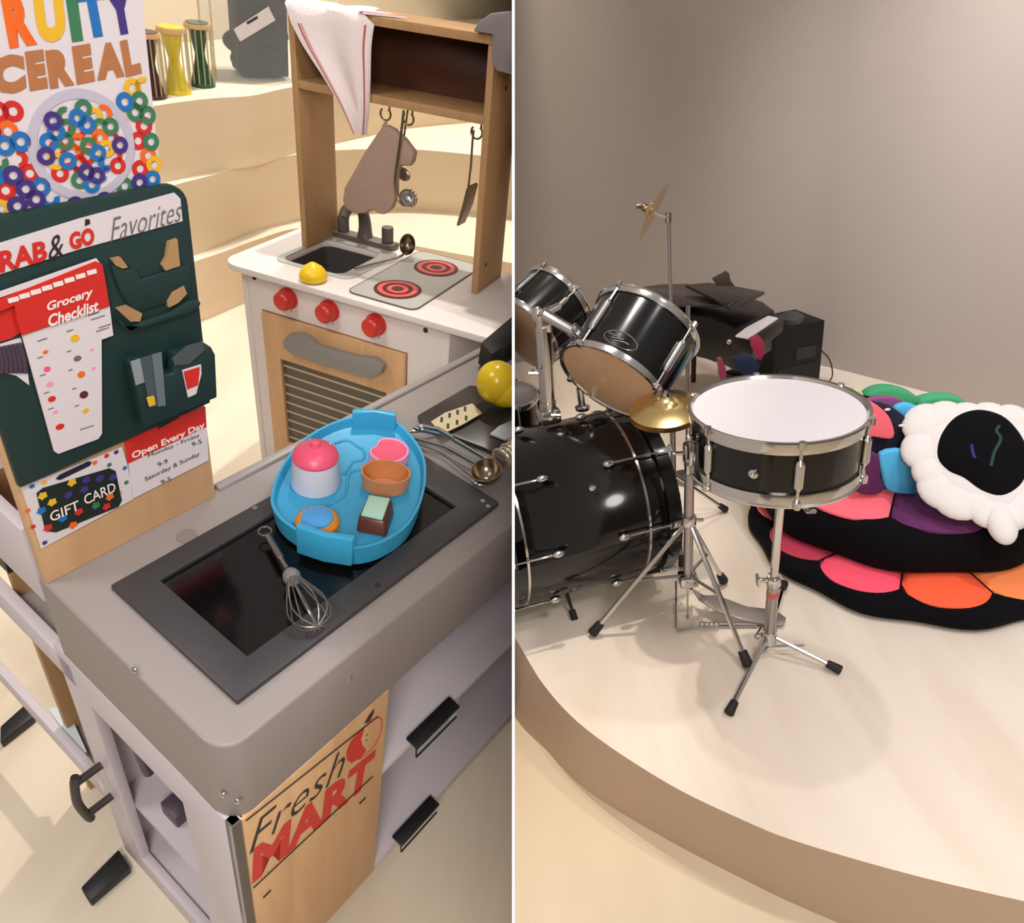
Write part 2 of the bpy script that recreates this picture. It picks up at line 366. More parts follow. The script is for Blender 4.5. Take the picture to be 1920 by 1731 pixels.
# ---------------------------------------------------------------- play kitchen
def rotv(r):
    r = Vector(r); return Matrix.Rotation(r.length, 3, r)
KR = rotv((-.0441, -.0674, -.3106)); KO = Vector((-.7301, 1.5704, .6))
def K(u, v, w): return KO + KR @ Vector((u, v, w))
KU, KV, KW = KR.col[0].copy(), KR.col[1].copy(), KR.col[2].copy()
def kb(mb, u0, u1, v0, v1, w0, w1):
    return mb.hexa([K(u0, v0, w0), K(u1, v0, w0), K(u1, v1, w0), K(u0, v1, w0), K(u0, v0, w1), K(u1, v0, w1), K(u1, v1, w1), K(u0, v1, w1)])
def rr(x0, y0, x1, y1, r, k=6):
    out = []
    for cx, cy, a in ((x1 - r, y1 - r, 0), (x0 + r, y1 - r, 1), (x0 + r, y0 + r, 2), (x1 - r, y0 + r, 3)):
        for j in range(k + 1): t = (a + j / k) * pi / 2; out.append((cx + r * math.cos(t), cy + r * math.sin(t)))
    return out
def kfront(px, py, v): return on(px, py, K(0, v, 0), KV)
kit = empty('play_kitchen', K(.35, .17, -.63), 'white wooden play kitchen with red knobs, oven, sink and tall hutch', 'play kitchen', rot=KR)
WT = .016
mb = MB(); mb.frame([K(u, v, -WT) for u, v in rr(-.018, -.004, .71, .3485, .05)], [K(u, v, -WT) for u, v in rr(.085, .088, .252, .27, .025)], KW * WT)
wt = mb.build('worktop', m_kwhite, kit, bevel=.003)
mb = MB(); mb.frame([K(u, v, 0) for u, v in rr(.07, .074, .285, .30, .03)], [K(u, v, 0) for u, v in rr(.0855, .0885, .2515, .2695, .025)], KW * .0022); mb.build('sink_surround', m_stove, kit)
mb = MB(); P = rr(.085, .088, .252, .27, .025)
mb.frame([K(u, v, -.07) for u, v in rr(.082, .085, .255, .273, .025)], [K(u, v, -.07) for u, v in P], KW * .054)
mb.prism([K(u, v, -.07) for u, v in rr(.082, .085, .255, .273, .025)], KW * .004); mb.build('sink_basin', m_basin, kit)
mb = MB(); kb(mb, .085, .262, .292, .33, .0, .016); fb = mb.build('tap_base', m_faucet, kit, bevel=.004)
for u in (.108, .238):
    mb = MB(); mb.cyl(K(u, .312, .016), K(u, .312, .055), .0145, n=20); mb.build('tap_handle', m_faucet, fb, bevel=.003)
mb = MB(); mb.tube(spline([K(.172, .312, .016), K(.172, .312, .05), K(.172, .30, .085), K(.172, .27, .105), K(.172, .235, .10), K(.172, .222, .085)], 5), [.02, .019, .0175, .0165, .016, .0155, .015, .0145, .014, .0135] + [.013] * 16, 14); mb.build('tap_spout', m_faucet, fb)
mb = MB(); mb.prism([K(u, v, .0) for u, v in rr(.315, .02, .485, .345, .02)], KW * .003); sp = mb.build('stove_plate', m_stove, kit)
mb = MB(); mb.frame([K(u, v, .0) for u, v in rr(.313, .018, .487, .347, .021)], [K(u, v, .0) for u, v in rr(.315, .02, .485, .345, .02)], KW * .0034); mb.build('plate_edge', m_faucet, sp)
for u, v in ((.399, .094), (.404, .262)):
    mb = MB(); mb.cyl(K(u, v, .003), K(u, v, .0042), .053, n=48); bd_ = mb.build('burner', m_dred, sp)
    mb = MB()
    for a_, b_ in ((.034, .045), (.014, .024)):
        mb.frame([K(u, v, .0042) + KR @ Vector((b_ * math.cos(t * pi / 24), b_ * math.sin(t * pi / 24), 0)) for t in range(48)],
                 [K(u, v, .0042) + KR @ Vector((a_ * math.cos(t * pi / 24), a_ * math.sin(t * pi / 24), 0)) for t in range(48)], KW * .0008)
    mb.build('burner_rings', m_coil, bd_)
# carcass
VF = .02; WB = -.63
mb = MB(); kb(mb, .0244, .0404, VF, .33, WB, -WT); mb.build('side_panel', m_kwhite, kit, bevel=.001)
mb = MB(); kb(mb, .5555, .5715, VF, .33, WB, -WT); mb.build('side_panel', m_kwhite, kit, bevel=.001)
mb = MB(); kb(mb, .0404, .5555, .32, .33, WB, -WT); mb.build('back_panel', m_kwhite, kit)
mb = MB(); kb(mb, .0404, .5555, VF + .002, VF + .014, -.104, -WT); mb.build('control_panel', m_kwhite, kit)
mb = MB(); kb(mb, .0404, .074, VF + .002, VF + .014, WB, -.104); kb(mb, .469, .5555, VF + .002, VF + .014, WB, -.104); kb(mb, .074, .469, VF + .002, VF + .014, WB, -.535); mb.build('front_panel', m_kwhite, kit)
def kfr(mb, a, b, v, t):   # frame in the front plane, a and b = (u0,w0,u1,w1)
    f = lambda q: [K(q[0], v, q[1]), K(q[2], v, q[1]), K(q[2], v, q[3]), K(q[0], v, q[3])]
    mb.frame(f(a), f(b), KV * t)
mb = MB(); kfr(mb, (.0765, -.532, .4665, -.107), (.122, -.462, .418, -.218), VF - .006, .014); dr = mb.build('oven_door', m_birch, kit, bevel=.0015)
mb = MB(); kb(mb, .120, .420, VF + .004, VF + .007, -.464, -.216); pane = mb.build('oven_window', m_slat, dr)
mb = MB()
for i in range(9): kb(mb, .1225, .4175, VF + .0025, VF + .0038, -.449 + i * .026, -.444 + i * .026)
mb.build('window_stripes', m_slatl, pane)
mb = MB(); mb.prism([kfront(x, y, VF - .036) for x, y in ((529, 640), (538, 629), (556, 627), (574, 634), (590, 649), (640, 664), (668, 671), (700, 674), (717, 688), (713, 703), (692, 710), (664, 704), (600, 684), (548, 665), (531, 653))], KV * .02)
mb.prism([kfront(x, y, VF - .018) for x, y in ((534, 640), (556, 634), (560, 655), (536, 652))], KV * .0125)
mb.prism([kfront(x, y, VF - .018) for x, y in ((685, 682), (710, 688), (706, 700), (682, 700))], KV * .0125)
mb.build('door_handle', m_handle, dr, bevel=.003)
for u in (.154, .267, .389):
    mb = MB(); mb.cyl(K(u, VF + .002, -.056), K(u, VF - .004, -.056), .0255, n=32); kn = mb.build('knob', m_knob, kit)
    mb = MB(); mb.lathe([(.023, 0), (.0225, .012), (.021, .022), (.017, .026), (.0, .028)], K(u, VF - .004, -.056), -KV, 32); mb.build('knob_cap', m_knob, kn)
    mb = MB(); mb.cyl(K(u + .006, VF + .003, -.087), K(u + .006, VF + .001, -.087), .0022, n=10); mb.build('screw', m_steel, kit)
for u, w in ((.512, -.037), (.06, -.03)):
    mb = MB(); mb.cyl(K(u, VF + .003, w), K(u, VF + .0015, w), .006, n=16); mb.build('screw_hole', m_ink, kit)
# hutch
V0, V1 = .184, .315; UL, UR_ = .0743, .552
mb = MB(); kb(mb, UL, UL + .015, V0, V1, 0, .50); mb.build('hutch_side', m_birchd, kit, bevel=.0015)
mb = MB(); kb(mb, UR_ - .015, UR_, V0, V1, 0, .50); mb.build('hutch_side', m_birchd, kit, bevel=.0015)
mb = MB(); kb(mb, UL + .015, UR_ - .015, V0, V1, .357, .374); hs = mb.build('hutch_shelf', m_birchd, kit, bevel=.0015)
mb = MB(); kb(mb, UL, UR_, V0 - .003, V1, .50, .517); mb.build('hutch_top', m_birchd, kit, bevel=.0015)
mb = MB(); kb(mb, UL + .015, UR_ - .015, V1 - .008, V1, .374, .50); mb.build('hutch_back', m_brown, kit)
for v, w in ((.25, .42), (.22, .06)):
    mb = MB(); mb.cyl(K(UR_, v, w), K(UR_ + .001, v, w), .004, n=12); mb.build('screw_hole', m_ink, kit)
hooks = []
for u in (.298, .354, .515):
    mb = MB(); c = K(u, .205, .336)
    mb.tube([c + KU * (.0125 * math.sin(t)) - KW * (.0125 * math.cos(t)) for t in [(-2.35 + 4.9 * i / 20) for i in range(21)]], .0022, 8)
    mb.cyl(c + KU * .0095 + KW * .007, c + KU * .0095 + KW * .021, .0022, n=8); mb.build('hook', m_dsteel, hs)
# grey cover on the hutch corner
mb = MB(); pf = [(.512, .519), (.522, .535), (.545, .552), (.58, .56), (.66, .56), (.66, .48), (.60, .458), (.566, .46), (.5535, .475), (.5535, .519)]
mb.prism([K(u, V0 - .02, w) for u, w in pf], KV * (V1 - V0 + .02)); mb.build('corner_cover', mat('grey_moulded_cover', '837d80', .6), kit, bevel=.004)
# towel
T = lambda px, py: kfront(px, py, V0 - .012)
Lp = spline([T(547, 43), T(570, 85), T(603, 135), T(640, 195), T(668, 250)], 5); Rp = spline([T(700, 47), T(694, 90), T(692, 150), T(689, 205), T(684, 253)], 5)
tw = empty('dish_towel', T(675, 253), 'white dish towel with thin red border stripes draped over the hutch top', 'towel')
def cloth_rows(mb, rows, t):
    n = len(rows[0]); m_ = len(rows); b = [q for r in rows for q in r]; nb = len(b)
    fs = [(i * n + j, i * n + j + 1, (i + 1) * n + j + 1, (i + 1) * n + j) for i in range(m_ - 1) for j in range(n - 1)]
    v2 = [q + t for q in b]; fs2 = [tuple(nb + k for k in f[::-1]) for f in fs]
    rim = []
    for i in range(m_ - 1):
        for j in (0, n - 1): a, c = i * n + j, (i + 1) * n + j; rim.append((a, c, nb + c, nb + a))
    for j in range(n - 1):
        for i in (0, m_ - 1): a, c = i * n + j, i * n + j + 1; rim.append((a, c, nb + c, nb + a))
    mb.add(b + v2, fs + fs2 + rim)
def drape(a, b, off):
    rows = []
    for i, (l, r) in enumerate(zip(Lp, Rp)):
        row = []
        for j in range(17):
            s = a + (b - a) * j / 16; q = l.lerp(r, s); k = i / (len(Lp) - 1)
            q = q - KV * (.010 * math.sin(s * 9 + 1) * (.25 + k) + off); row.append(q)
        rows.append(row)
    return rows
top = [[K(.08 + .19 * j / 16, V0 - .010 + (.045 + .012 * math.sin(j) + .02 * j / 16) * i / 6 if i else V0 - .012 - .010 * math.sin(j / 16 * 9 + 1) * .25, .5185 + (.004 * math.sin(i * 1.3 + j * .5) + .0045 if i else -.002)) for j in range(17)] for i in range(6, -1, -1)]
mb = MB(); cloth_rows(mb, top + drape(0, 1, 0), KV * .002); mb.build('cloth', m_cloth, tw, angle=80)
mb = MB(); cloth_rows(mb, drape(.085, .105, .0012), KV * .0008); cloth_rows(mb, drape(.90, .92, .0012), KV * .0008); cloth_rows(mb, drape(.125, .132, .0012), KV * .0008)
q = [K(.262 + .08 * i / 10, V0 - .014 + .04 * i / 10, .5215) for i in range(11)]; mb.tube(q, .0022, 6)
mb.build('red_stripe', m_cred, tw, angle=80)
mb = MB(); mb.prism([K(.255, V0 - .012, .5185), K(.27, V0 - .014, .5185), K(.345, V0 + .022, .5185), K(.30, V0 + .035, .5185), K(.25, V0 + .04, .5185)], KW * .004); mb.build('towel_corner', m_cloth, tw)
# oven mitt
def plate(pts, v, t, m, name, par=None, bevel=0, **k):
    mb = MB(); mb.prism([kfront(x, y, v) for x, y in pts], KV * t); return mb.build(name, m, par, bevel=bevel, **k)
mi = empty('oven_mitt', kfront(700, 400, .205), 'taupe felt oven mitt hanging from the left hook under the hutch shelf', 'oven mitt')
plate([(716, 236), (724, 236), (737, 243), (757, 262), (776, 287), (772, 305), (766, 314), (752, 310), (744, 318), (741, 345), (741, 372), (733, 392), (718, 404), (706, 401), (697, 393), (684, 401), (664, 402), (648, 393), (640, 378), (644, 352), (661, 322), (680, 288), (700, 258)], .178, .022, m_mitt, 'body', mi, bevel=.007)
mb = MB(); c = K(.298, .205, .3195); b_ = kfront(719, 240, .195); mb.tube([c + KU * .003, (c + b_) / 2 + KU * .004, b_ + KU * .002, b_ - KU * .003, (c + b_) / 2 - KU * .002, c - KU * .001], .002, 8, closed=True); mb.build('loop', m_mitt, mi)
# hanging ladle-like spoon with teeth
sp_ = empty('spaghetti_server', kfront(757, 388, .205), 'metal toothed pasta server hanging from the middle hook', 'utensil')
mb = MB(); pts = spline([kfront(x, y, .174) for x, y in ((757, 207), (753, 245), (747, 290), (742, 325), (741, 350), (747, 374), (757, 386))], 5); mb.tube(pts, .003, 8); mb.build('handle', m_dsteel, sp_)
mb = MB(); c = kfront(762, 372, .174); hd = []
mb.lathe([(.004, -.012), (.014, -.009), (.0185, 0), (.019, .006), (.017, .006), (.0165, 0), (.012, -.006), (.003, -.009)], c, (KU + KW * .6 - KV * .5), 20)
for i in range(7):
    a = -1.2 + 2.6 * i / 6; q = c + KU * (.008 + .017 * math.cos(a)) + KW * .017 * math.sin(a); mb.cyl(q, q + KU * .006 + KW * .008 - KV * .008, .0022, .0012, n=6)
mb.build('toothed_bowl', m_steel, sp_)
s2 = empty('serving_spoon', kfront(757, 340, .215), 'small metal spoon hanging behind the pasta server', 'utensil')
mb = MB(); mb.tube([kfront(x, y, .219) for x, y in ((766, 196), (762, 225), (757, 260), (753, 300), (752, 315))], .0022, 8); mb.build('handle', m_dsteel, s2)
mb = MB(); mb.ball(kfront(757, 327, .219), .017, .005, .014, KR @ Matrix.Rotation(.4, 3, 'Y')); mb.build('bowl', m_steel, s2)
s3 = empty('turner', kfront(865, 420, .205), 'slim metal turner hanging edge-on from the right hook', 'utensil')
mb = MB(); mb.tube([kfront(x, y, .199) for x, y in ((888, 244), (886, 264), (883, 310), (878, 352))], .0024, 8); mb.build('handle', m_dsteel, s3)
mb = MB(); mb.prism([kfront(x, y, .19) for x, y in ((880, 348), (883, 352), (874, 388), (859, 424), (856, 422), (866, 388), (874, 355))], KV * .034); mb.build('blade', m_dsteel, s3)
# lemon half and the ladle on the worktop
e = empty('toy_lemon', K(.22, .03, .0), 'yellow toy lemon half standing on the kitchen worktop by the sink', 'toy fruit')
mb = MB(); mb.lathe([(.022, 0), (.030, .004), (.031, .012), (.028, .022), (.021, .031), (.012, .037), (.006, .041), (.0, .043)], K(.22, .03, .0006), KW, 32); mb.build('rind', m_lemon, e)
e = empty('toy_ladle', K(.30, .27, .003), 'metal toy ladle lying between the sink and the burners', 'utensil')
mb = MB(); c = K(.312, .285, .034); nn = (-KV * .75 + KU * .3 + KW * .25).normalized()
mb.lathe([(.002, .010), (.012, .008), (.019, .002), (.022, -.008), (.0225, -.009), (.0205, -.008), (.017, .0), (.010, .006), (.001, .0075)], c, -nn, 28, sx=.85, sy=1.15); mb.build('bowl', m_dsteel, e)
mb = MB(); mb.tube(spline([K(.31, .272, .014), K(.30, .25, .007), K(.28, .19, .0075), K(.262, .13, .008)], 5), .0028, 8); mb.build('handle', m_steel, e)

# ---------------------------------------------------------------- shop counter
CO = Vector((-.2239, .37968, 0)); CA = Vector((.50478, .86325, 0)); CB = Vector((.86325, -.50478, 0))
CR = Matrix((CA, CB, UP)).transposed()      # a along the counter, b towards the shopper; a x b points down, so only used for placing
def Q(a, b, z): return CO + CA * a + CB * b + UP * z
def cb(mb, a0, a1, b0, b1, z0, z1):
    return mb.hexa([Q(a0, b0, z0), Q(a1, b0, z0), Q(a1, b1, z0), Q(a0, b1, z0), Q(a0, b0, z1), Q(a1, b0, z1), Q(a1, b1, z1), Q(a0, b1, z1)])
ZT, ZR, BW = .6803, .5374, -.335; AE = 1.35
def fp(px, py, b=0.): return on(px, py, Q(0, b, 0), CB)        # on the front
def ep(px, py, a=0.): return on(px, py, Q(a, 0, 0), CA)        # on the left end
ct = empty('shop_counter', Q(.4, -.17, ZF), 'toy shop checkout counter with grey top and white shelves', 'counter')
poly = [(-.0, BW), (AE, BW), (AE, 0)] + [(.03 - .03 * math.sin(t * pi / 12), -.03 + .03 * math.cos(t * pi / 12)) for t in range(7)] + [(0, -.03)]
mb = MB(); mb.prism([Q(a, b, ZR) for a, b in poly], UP * (ZT - ZR)); mb.build('worktop', m_rail, ct, bevel=.007, segs=3)
mb = MB(); cb(mb, .235, AE, BW, BW + .014, ZT - .002, ZT + .006); mb.build('back_lip', m_grey, ct, bevel=.003)
mb = MB(); mb.cyl(Q(.155, -.279, ZT), Q(.155, -.279, ZT + .0015), .012, n=24); mb.build('round_plug', mat('grey_plug', '857e7c', .4), ct)
for px, py, kf in ((655, 1272, 1), (447, 1502, 1), (252, 1257, 0), (418, 1490, 0)):
    P = fp(px, py) if kf else ep(px, py); n = CB if kf else -CA
    mb = MB(); mb.lathe([(.0038, -.001), (.0038, .001), (.002, .0022), (0, .0024)], P, n, 14); mb.build('screw', m_chrome, ct)
# birch front with lettering
mb = MB(); cb(mb, .012, .2418, -.014, 0, .008, ZR); fpn = mb.build('front_panel', m_birch, ct, bevel=.0012)
mb = MB(); cb(mb, .0, .011, -.014, -.001, .0, ZR); mb.build('corner_strip', mat('olive_grey_edging', '5f574e', .5), ct)
def fq(s, ll, lr, ul, m, name, par, bold=0, shear=0, plane=fp, off=.0008, n=CB):
    P = plane(*ll) + n * off; U = plane(*lr) + n * off - P; V = plane(*ul) + n * off - P; w, h = U.length, V.length
    return text_on(s, P, U / w, V / h, w, h, m, name, par, thick=0, bold=bold, shear=shear)
fq('Fresh', (467, 1603), (641, 1452), (472, 1546), m_ink, 'lettering', fpn, -.012, .25)
fq('MART', (472, 1658), (693, 1468), (475, 1592), m_red, 'lettering', fpn, .045)
mb = MB()
for a, b in (((460, 1538), (707, 1343)), ((474, 1664), (698, 1455))):
    p, q = fp(*a) + CB * .0012, fp(*b) + CB * .0012; mb.tube([p, q], .0009, 6)
mb.build('ruled_line', m_ink, fpn)
mb = MB(); mb.add([fp(x, y) + CB * .0009 for x, y in ((683, 1364), (672, 1372), (657, 1390), (649, 1410), (650, 1424), (658, 1431), (676, 1420), (686, 1406), (679, 1398), (676, 1385))], [list(range(10))]); mb.build('apple_print', m_red, fpn)
mb = MB(); mb.tube(spline([fp(x, y) + CB * .001 for x, y in ((690, 1355), (703, 1346), (713, 1347), (715, 1362), (707, 1388), (692, 1408), (672, 1424))], 5), .0006, 6); mb.build('apple_outline', m_red, fpn)
mb = MB(); mb.add([fp(x, y) + CB * .001 for x, y in ((682, 1357), (690, 1342), (701, 1328), (700, 1336), (692, 1352))], [list(range(5))])
for x, y in ((688, 1378), (687, 1388)): mb.ball(fp(x, y), .0012)
mb.build('leaf_print', m_ink, fpn)
mb = MB()
for x, y in ((679, 1501), (500, 1676), (670, 1686)): p = fp(x, y); mb.tube([p - CA * .006 + CB * .0006, p + CA * .006 + CB * .0006], .0013, 6)
mb.build('screw_slots', m_ink, fpn)
# shelf bays
mb = MB(); cb(mb, .2418, AE, -.30, -.002, .0, .03); mb.build('shelf', m_white, ct, bevel=.002)
mb = MB(); cb(mb, .2418, AE, -.30, -.002, .318, .333); mb.build('shelf', m_white, ct, bevel=.002)
mb = MB(); cb(mb, .2418, AE, -.312, -.30, .0, ZR); mb.build('back_panel', m_white, ct)
mb = MB(); cb(mb, .23, .2418, -.30, -.014, .0, ZR); mb.build('divider', m_white, ct)
mb = MB(); cb(mb, .445, .453, -.13, -.02, .205, .318); mb.build('divider', m_white, ct)
def clip_(pts, par):
    q = [fp(x, y, .02) for x, y in pts]
    mb = MB(); mb.prism(q[:4], (CB * -.008 - UP * .006)); h = mb.build('label_clip', m_black, ct, bevel=.001)
    mb = MB(); mb.tube([q[3] - UP * .004, q[3] - UP * .018, q[2] - UP * .018], .0013, 6); mb.build('wire', m_black, h)
for zz, a0 in ((.338, .300), (.036, .292)):
    mb = MB(); mb.hexa([Q(a0, -.008, zz), Q(a0 + .100, -.008, zz), Q(a0 + .100, .016, zz - .002), Q(a0, .016, zz - .002), Q(a0, -.008, zz + .006), Q(a0 + .100, -.008, zz + .006), Q(a0 + .100, .016, zz + .004), Q(a0, .016, zz + .004)])
    h = mb.build('label_clip', m_black, ct, bevel=.001)
    mb = MB(); mb.tube([Q(a0 + .002, .012, zz), Q(a0 + .002, .014, zz - .026), Q(a0 + .098, .014, zz - .026)], .0016, 6); mb.build('wire', m_black, h)
    mb = MB(); cb(mb, a0 + .004, a0 + .096, .004, .006, zz - .02, zz - .004); mb.build('card_slot', mat('cream_label_card', 'b9b08c', .6), h)
# left end frame with its opening, inner shelf and handle
f = lambda pts, a: [Q(a, b, z) for b, z in pts]
mb = MB(); mb.frame(f([(-.36, ZF), (-.002, ZF), (-.002, ZR), (-.36, ZR)], .0), f([(-.30, .02), (-.105, .02), (-.105, .46), (-.30, .46)], .0), CA * .016); mb.build('end_frame', m_white, ct, bevel=.0015)
mb = MB(); cb(mb, .016, .23, -.345, -.005, .17, .18); mb.build('shelf', m_white, ct)
mb = MB(); cb(mb, .016, .23, -.345, -.005, .0, .012); mb.build('shelf', m_white, ct)
mb = MB(); cb(mb, .016, .23, -.345, -.335, .0, ZR); mb.build('back_panel', m_white, ct)
mb = MB(); h0 = Q(0, -.335, .275); h1 = Q(0, -.335, .185); o_ = -CA * .04
mb.cyl(h0, h0 + o_, .006, n=10); mb.cyl(h1, h1 + o_, .006, n=10); mb.tube(spline([h0 + o_ * .9 + UP * .014, h0 + o_, (h0 + h1) / 2 + o_ * 1.12, h1 + o_, h1 + o_ * .9 - UP * .016], 5), .0065, 10); mb.build('pull_handle', mat('dark_bronze_handle', '3b3230', .4), ct)
mb = MB(); mb.tube(spline([Q(.03, -.26, .40), Q(.028, -.26, .36), Q(.03, -.255, .31)], 5), .008, 10); mb.build('inner_handle', m_purple_d, ct)
mb = MB(); mb.box(Q(.05, -.24, .195), .03, .04, .03, CR); mb.build('inner_block', m_purple_d, ct, bevel=.003)
for quad in (((222, 1592), (244, 1626), (168, 1691), (151, 1664)), ((0, 1362), (49, 1318), (64, 1342), (0, 1392))):
    mb = MB(); mb.prism([at(x, y, ZF + .022) for x, y in quad], UP * -.022); mb.build('foot_bar', m_black, ct, bevel=.003)
# rear wing of shelves behind the sign board
mb = MB(); cb(mb, .0, .014, -.80, BW - .002, .635, .755); mb.build('wing_rail', m_white, ct, bevel=.002)
mb = MB(); cb(mb, .0, .016, -.80, -.325, .475, .522); mb.build('wing_rail', m_white, ct, bevel=.002)
mb = MB(); cb(mb, .0, .014, -.80, -.36, .135, .175); mb.build('wing_rail', m_white, ct, bevel=.002)
mb = MB(); cb(mb, .02, .24, -.50, BW - .004, .49, .50); mb.build('wing_shelf', m_grey, ct)
mb = MB(); cb(mb, .02, .24, -.50, -.37, .145, .155); mb.build('wing_shelf', m_grey, ct)
mb = MB(); cb(mb, .02, .24, -.512, -.50, ZF, .74); mb.build('wing_panel', m_birchd, ct)
mb = MB(); cb(mb, .24, .25, -.52, BW - .002, .0, .66); mb.build('wing_panel', m_white, ct)
mb = MB(); cb(mb, .0, .20, -.60, BW - .004, .84, .86); mb.build('wing_panel', m_white, ct)
mb = MB(); mb.prism([at(x, y, .17) for x, y in ((90, 1328), (125, 1325), (163, 1410), (151, 1417))], UP * -.006); mb.build('pale_board', m_palebox, ct)
mb = MB(); cb(mb, .004, .03, -.49, -.445, .60, .64); mb.build('black_catch', m_black, ct)
# checkout scale: frame and black glass
sf = empty('checkout_scanner', Q(.27, -.15, ZT), 'flat black checkout scanner with charcoal frame set on the grey top', 'scanner')
mb = MB(); g = lambda q, z: [Q(a, b, z) for a, b in ((q[0], q[1]), (q[2], q[1]), (q[2], q[3]), (q[0], q[3]))]
mb.frame(g((.0455, -.262, .492, -.036), ZT + .0004), g((.088, -.232, .440, -.074), ZT + .0004), UP * .009); mb.build('frame', m_dgrey, sf, bevel=.002)
mb = MB(); cb(mb, .087, .441, -.233, -.073, ZT + .0004, ZT + .003); mb.build('screen', m_screen, sf)
for px, py in ((708, 1098), (905, 940), (915, 950), (478, 953)):
    p = at(px, py, ZT + .009); mb = MB(); mb.cyl(p, p + UP * .001, .0035, n=12); mb.build('screw', m_ink if px == 708 else m_steel, sf)

# ---------------------------------------------------------------- sign board
BD = -.318
def bp(px, py, off=0.): return on(px, py, Q(0, BD + off, 0), CB)
sb = empty('sign_board', Q(.115, BD - .008, ZT), 'tall wooden sign board with dark green checkout pockets and printed cards', 'sign board')
mb = MB(); cb(mb, .003, .226, BD - .016, BD, ZT + .0004, 1.0); mb.build('board', m_birch, sb, bevel=.001)
gp = [(.004, .831), (.229, .836), (.2295, 1.06)] + [(.2295 - .022 + .022 * math.cos(t * pi / 12), 1.083 + .022 * math.sin(t * pi / 12)) for t in range(0, 7)] + [(.004, 1.105)]
mb = MB(); mb.prism([Q(a, BD + .0005, z) for a, z in gp], CB * .008); gpo = mb.build('green_panel', m_green, sb, bevel=.001)
G = .0088
def bpl(pts, off, t, m, name, par, bevel=0):
    mb = MB(); mb.prism([bp(x, y, off) for x, y in pts], CB * t); return mb.build(name, m, par, bevel=bevel)
hd = bpl([(-25, 464), (0, 455), (150, 409), (300, 368), (326, 361), (337, 372), (341, 414), (150, 466), (0, 513), (-25, 521)], G, .0012, m_card, 'header_strip', gpo)
def bq(s, ll, lr, ul, m, par, bold=0, shear=0, off=.0108, name='lettering'):
    return fq(s, ll, lr, ul, m, name, par, bold, shear, plane=lambda x, y: bp(x, y), off=off)
bq('RAB', (-12, 504), (77, 480), (-16, 464), m_red, hd, .04)
bq('&', (80, 482), (108, 470), (76, 440), m_ink, hd, 0, .2)
bq('GO', (120, 463), (166, 450), (116, 430), m_red, hd, .05)
bq('Favorites', (196, 447), (329, 407), (192, 404), m_greyink, hd, -.01, .35)
mb = MB(); mb.add([bp(x, y, .0106) for x, y in ((159, 424), (160, 411), (168, 411), (169, 420))], [(0, 1, 2, 3)]); mb.build('leaf_print', m_ink, hd)
# cereal poster
ce = empty('cereal_poster', Q(.1, BD - .012, 1.105), 'white poster of coloured cereal rings reading FRUITY CEREAL above the sign board', 'poster')
mb = MB(); mb.prism([Q(-.06, BD - .016, 1.001), Q(.206, BD - .016, 1.001), Q(.219, BD - .016, 1.40), Q(-.06, BD - .016, 1.40)], CB * .014); po = mb.build('panel', m_card, ce)
co = -.0014
for s, l, r, b, m in (('R', (20, 92), (72, 84), (2, -8), m_orange), ('U', (75, 84), (128, 76), (62, -16), m_yel), ('I', (137, 80), (158, 77), (122, -22), m_grn), ('T', (158, 76), (198, 70), (142, -20), m_blu), ('Y', (205, 72), (250, 64), (190, -24), m_pur), ('F', (-30, 100), (4, 92), (-45, 10), m_red)):
    if s == 'T': l, r, b = (160, 74), (212, 66), (141, -22)
    if s == 'Y': l, r, b = (208, 70), (262, 60), (190, -26)
    bq(s, l, r, b, m, po, .07, off=co)
for s, l, r, b in (('C', (-12, 182), (52, 172), (-20, 108)), ('E', (58, 172), (92, 166), (48, 98)), ('R', (96, 168), (142, 160), (86, 96)), ('E', (146, 160), (180, 153), (136, 88)), ('A', (184, 152), (236, 144), (178, 84)), ('L', (238, 146), (268, 138), (226, 78))):
    bq(s, l, r, b, m_tanl, po, .08, off=co)
def ringmesh(name, spots, z0, par):
    cols = [m_red, m_orange, m_yel, m_grn, m_blu, m_pur]; mb = MB()
    for a, z, r, k, arc in spots:
        mb.cur = k; n = 18; t0 = random.uniform(0, 6); m_ = n if arc else n // 2
        P = [[Q(a + rr_ * math.cos(t0 + 2 * pi * i / n), BD + z0 + .0002 * k, z + rr_ * math.sin(t0 + 2 * pi * i / n)) for i in range(m_ + (0 if arc else 1))] for rr_ in (r, r * .42)]
        N = len(P[0]); mb.add(P[0] + P[1], [(i, (i + 1) % N, N + (i + 1) % N, N + i) for i in range(N if arc else N - 1)])
    mb.build(name, cols, par)
random.seed(11)
c0 = bp(158, 275); zb = c0.z; ab_ = (c0 - CO).dot(CA); rb = abs((bp(252, 262) - CO).dot(CA) - ab_)
spots = []
for i in range(20):
    for j in range(16):
        a = -.05 + i * .0138 + (j % 2) * .0069; z = 1.085 + j * .0122
        P = Q(a, BD, z); ln = (bp(0, 188) - CO); y0 = bp(0, 184).z + (a - (bp(0, 184) - CO).dot(CA)) / ((bp(270, 150) - CO).dot(CA) - (bp(0, 184) - CO).dot(CA)) * (bp(270, 150).z - bp(0, 184).z)
        a += random.uniform(-.002, .002); z += random.uniform(-.002, .002)
        if z > y0 - .003 or a > .206: continue
        if math.hypot(a - ab_, z - zb) < rb * 1.07: continue
        spots.append((a, z, .0084, random.randrange(6), random.random() > .15))
ringmesh('ring_print', spots, co, po)
mb = MB(); mb.lathe([(rb, 0), (rb, .0008), (rb * .83, .0008), (rb * .83, 0)], c0 + CB * co, CB, 48); bo = mb.build('bowl_print', mat('lilac_bowl_print', 'c3bccb', .5), po)
mb = MB(); mb.cyl(c0 + CB * (co - .0002), c0 + CB * (co + .0001), rb * .84, n=40); mb.build('milk_print', m_card, po)
spots = []
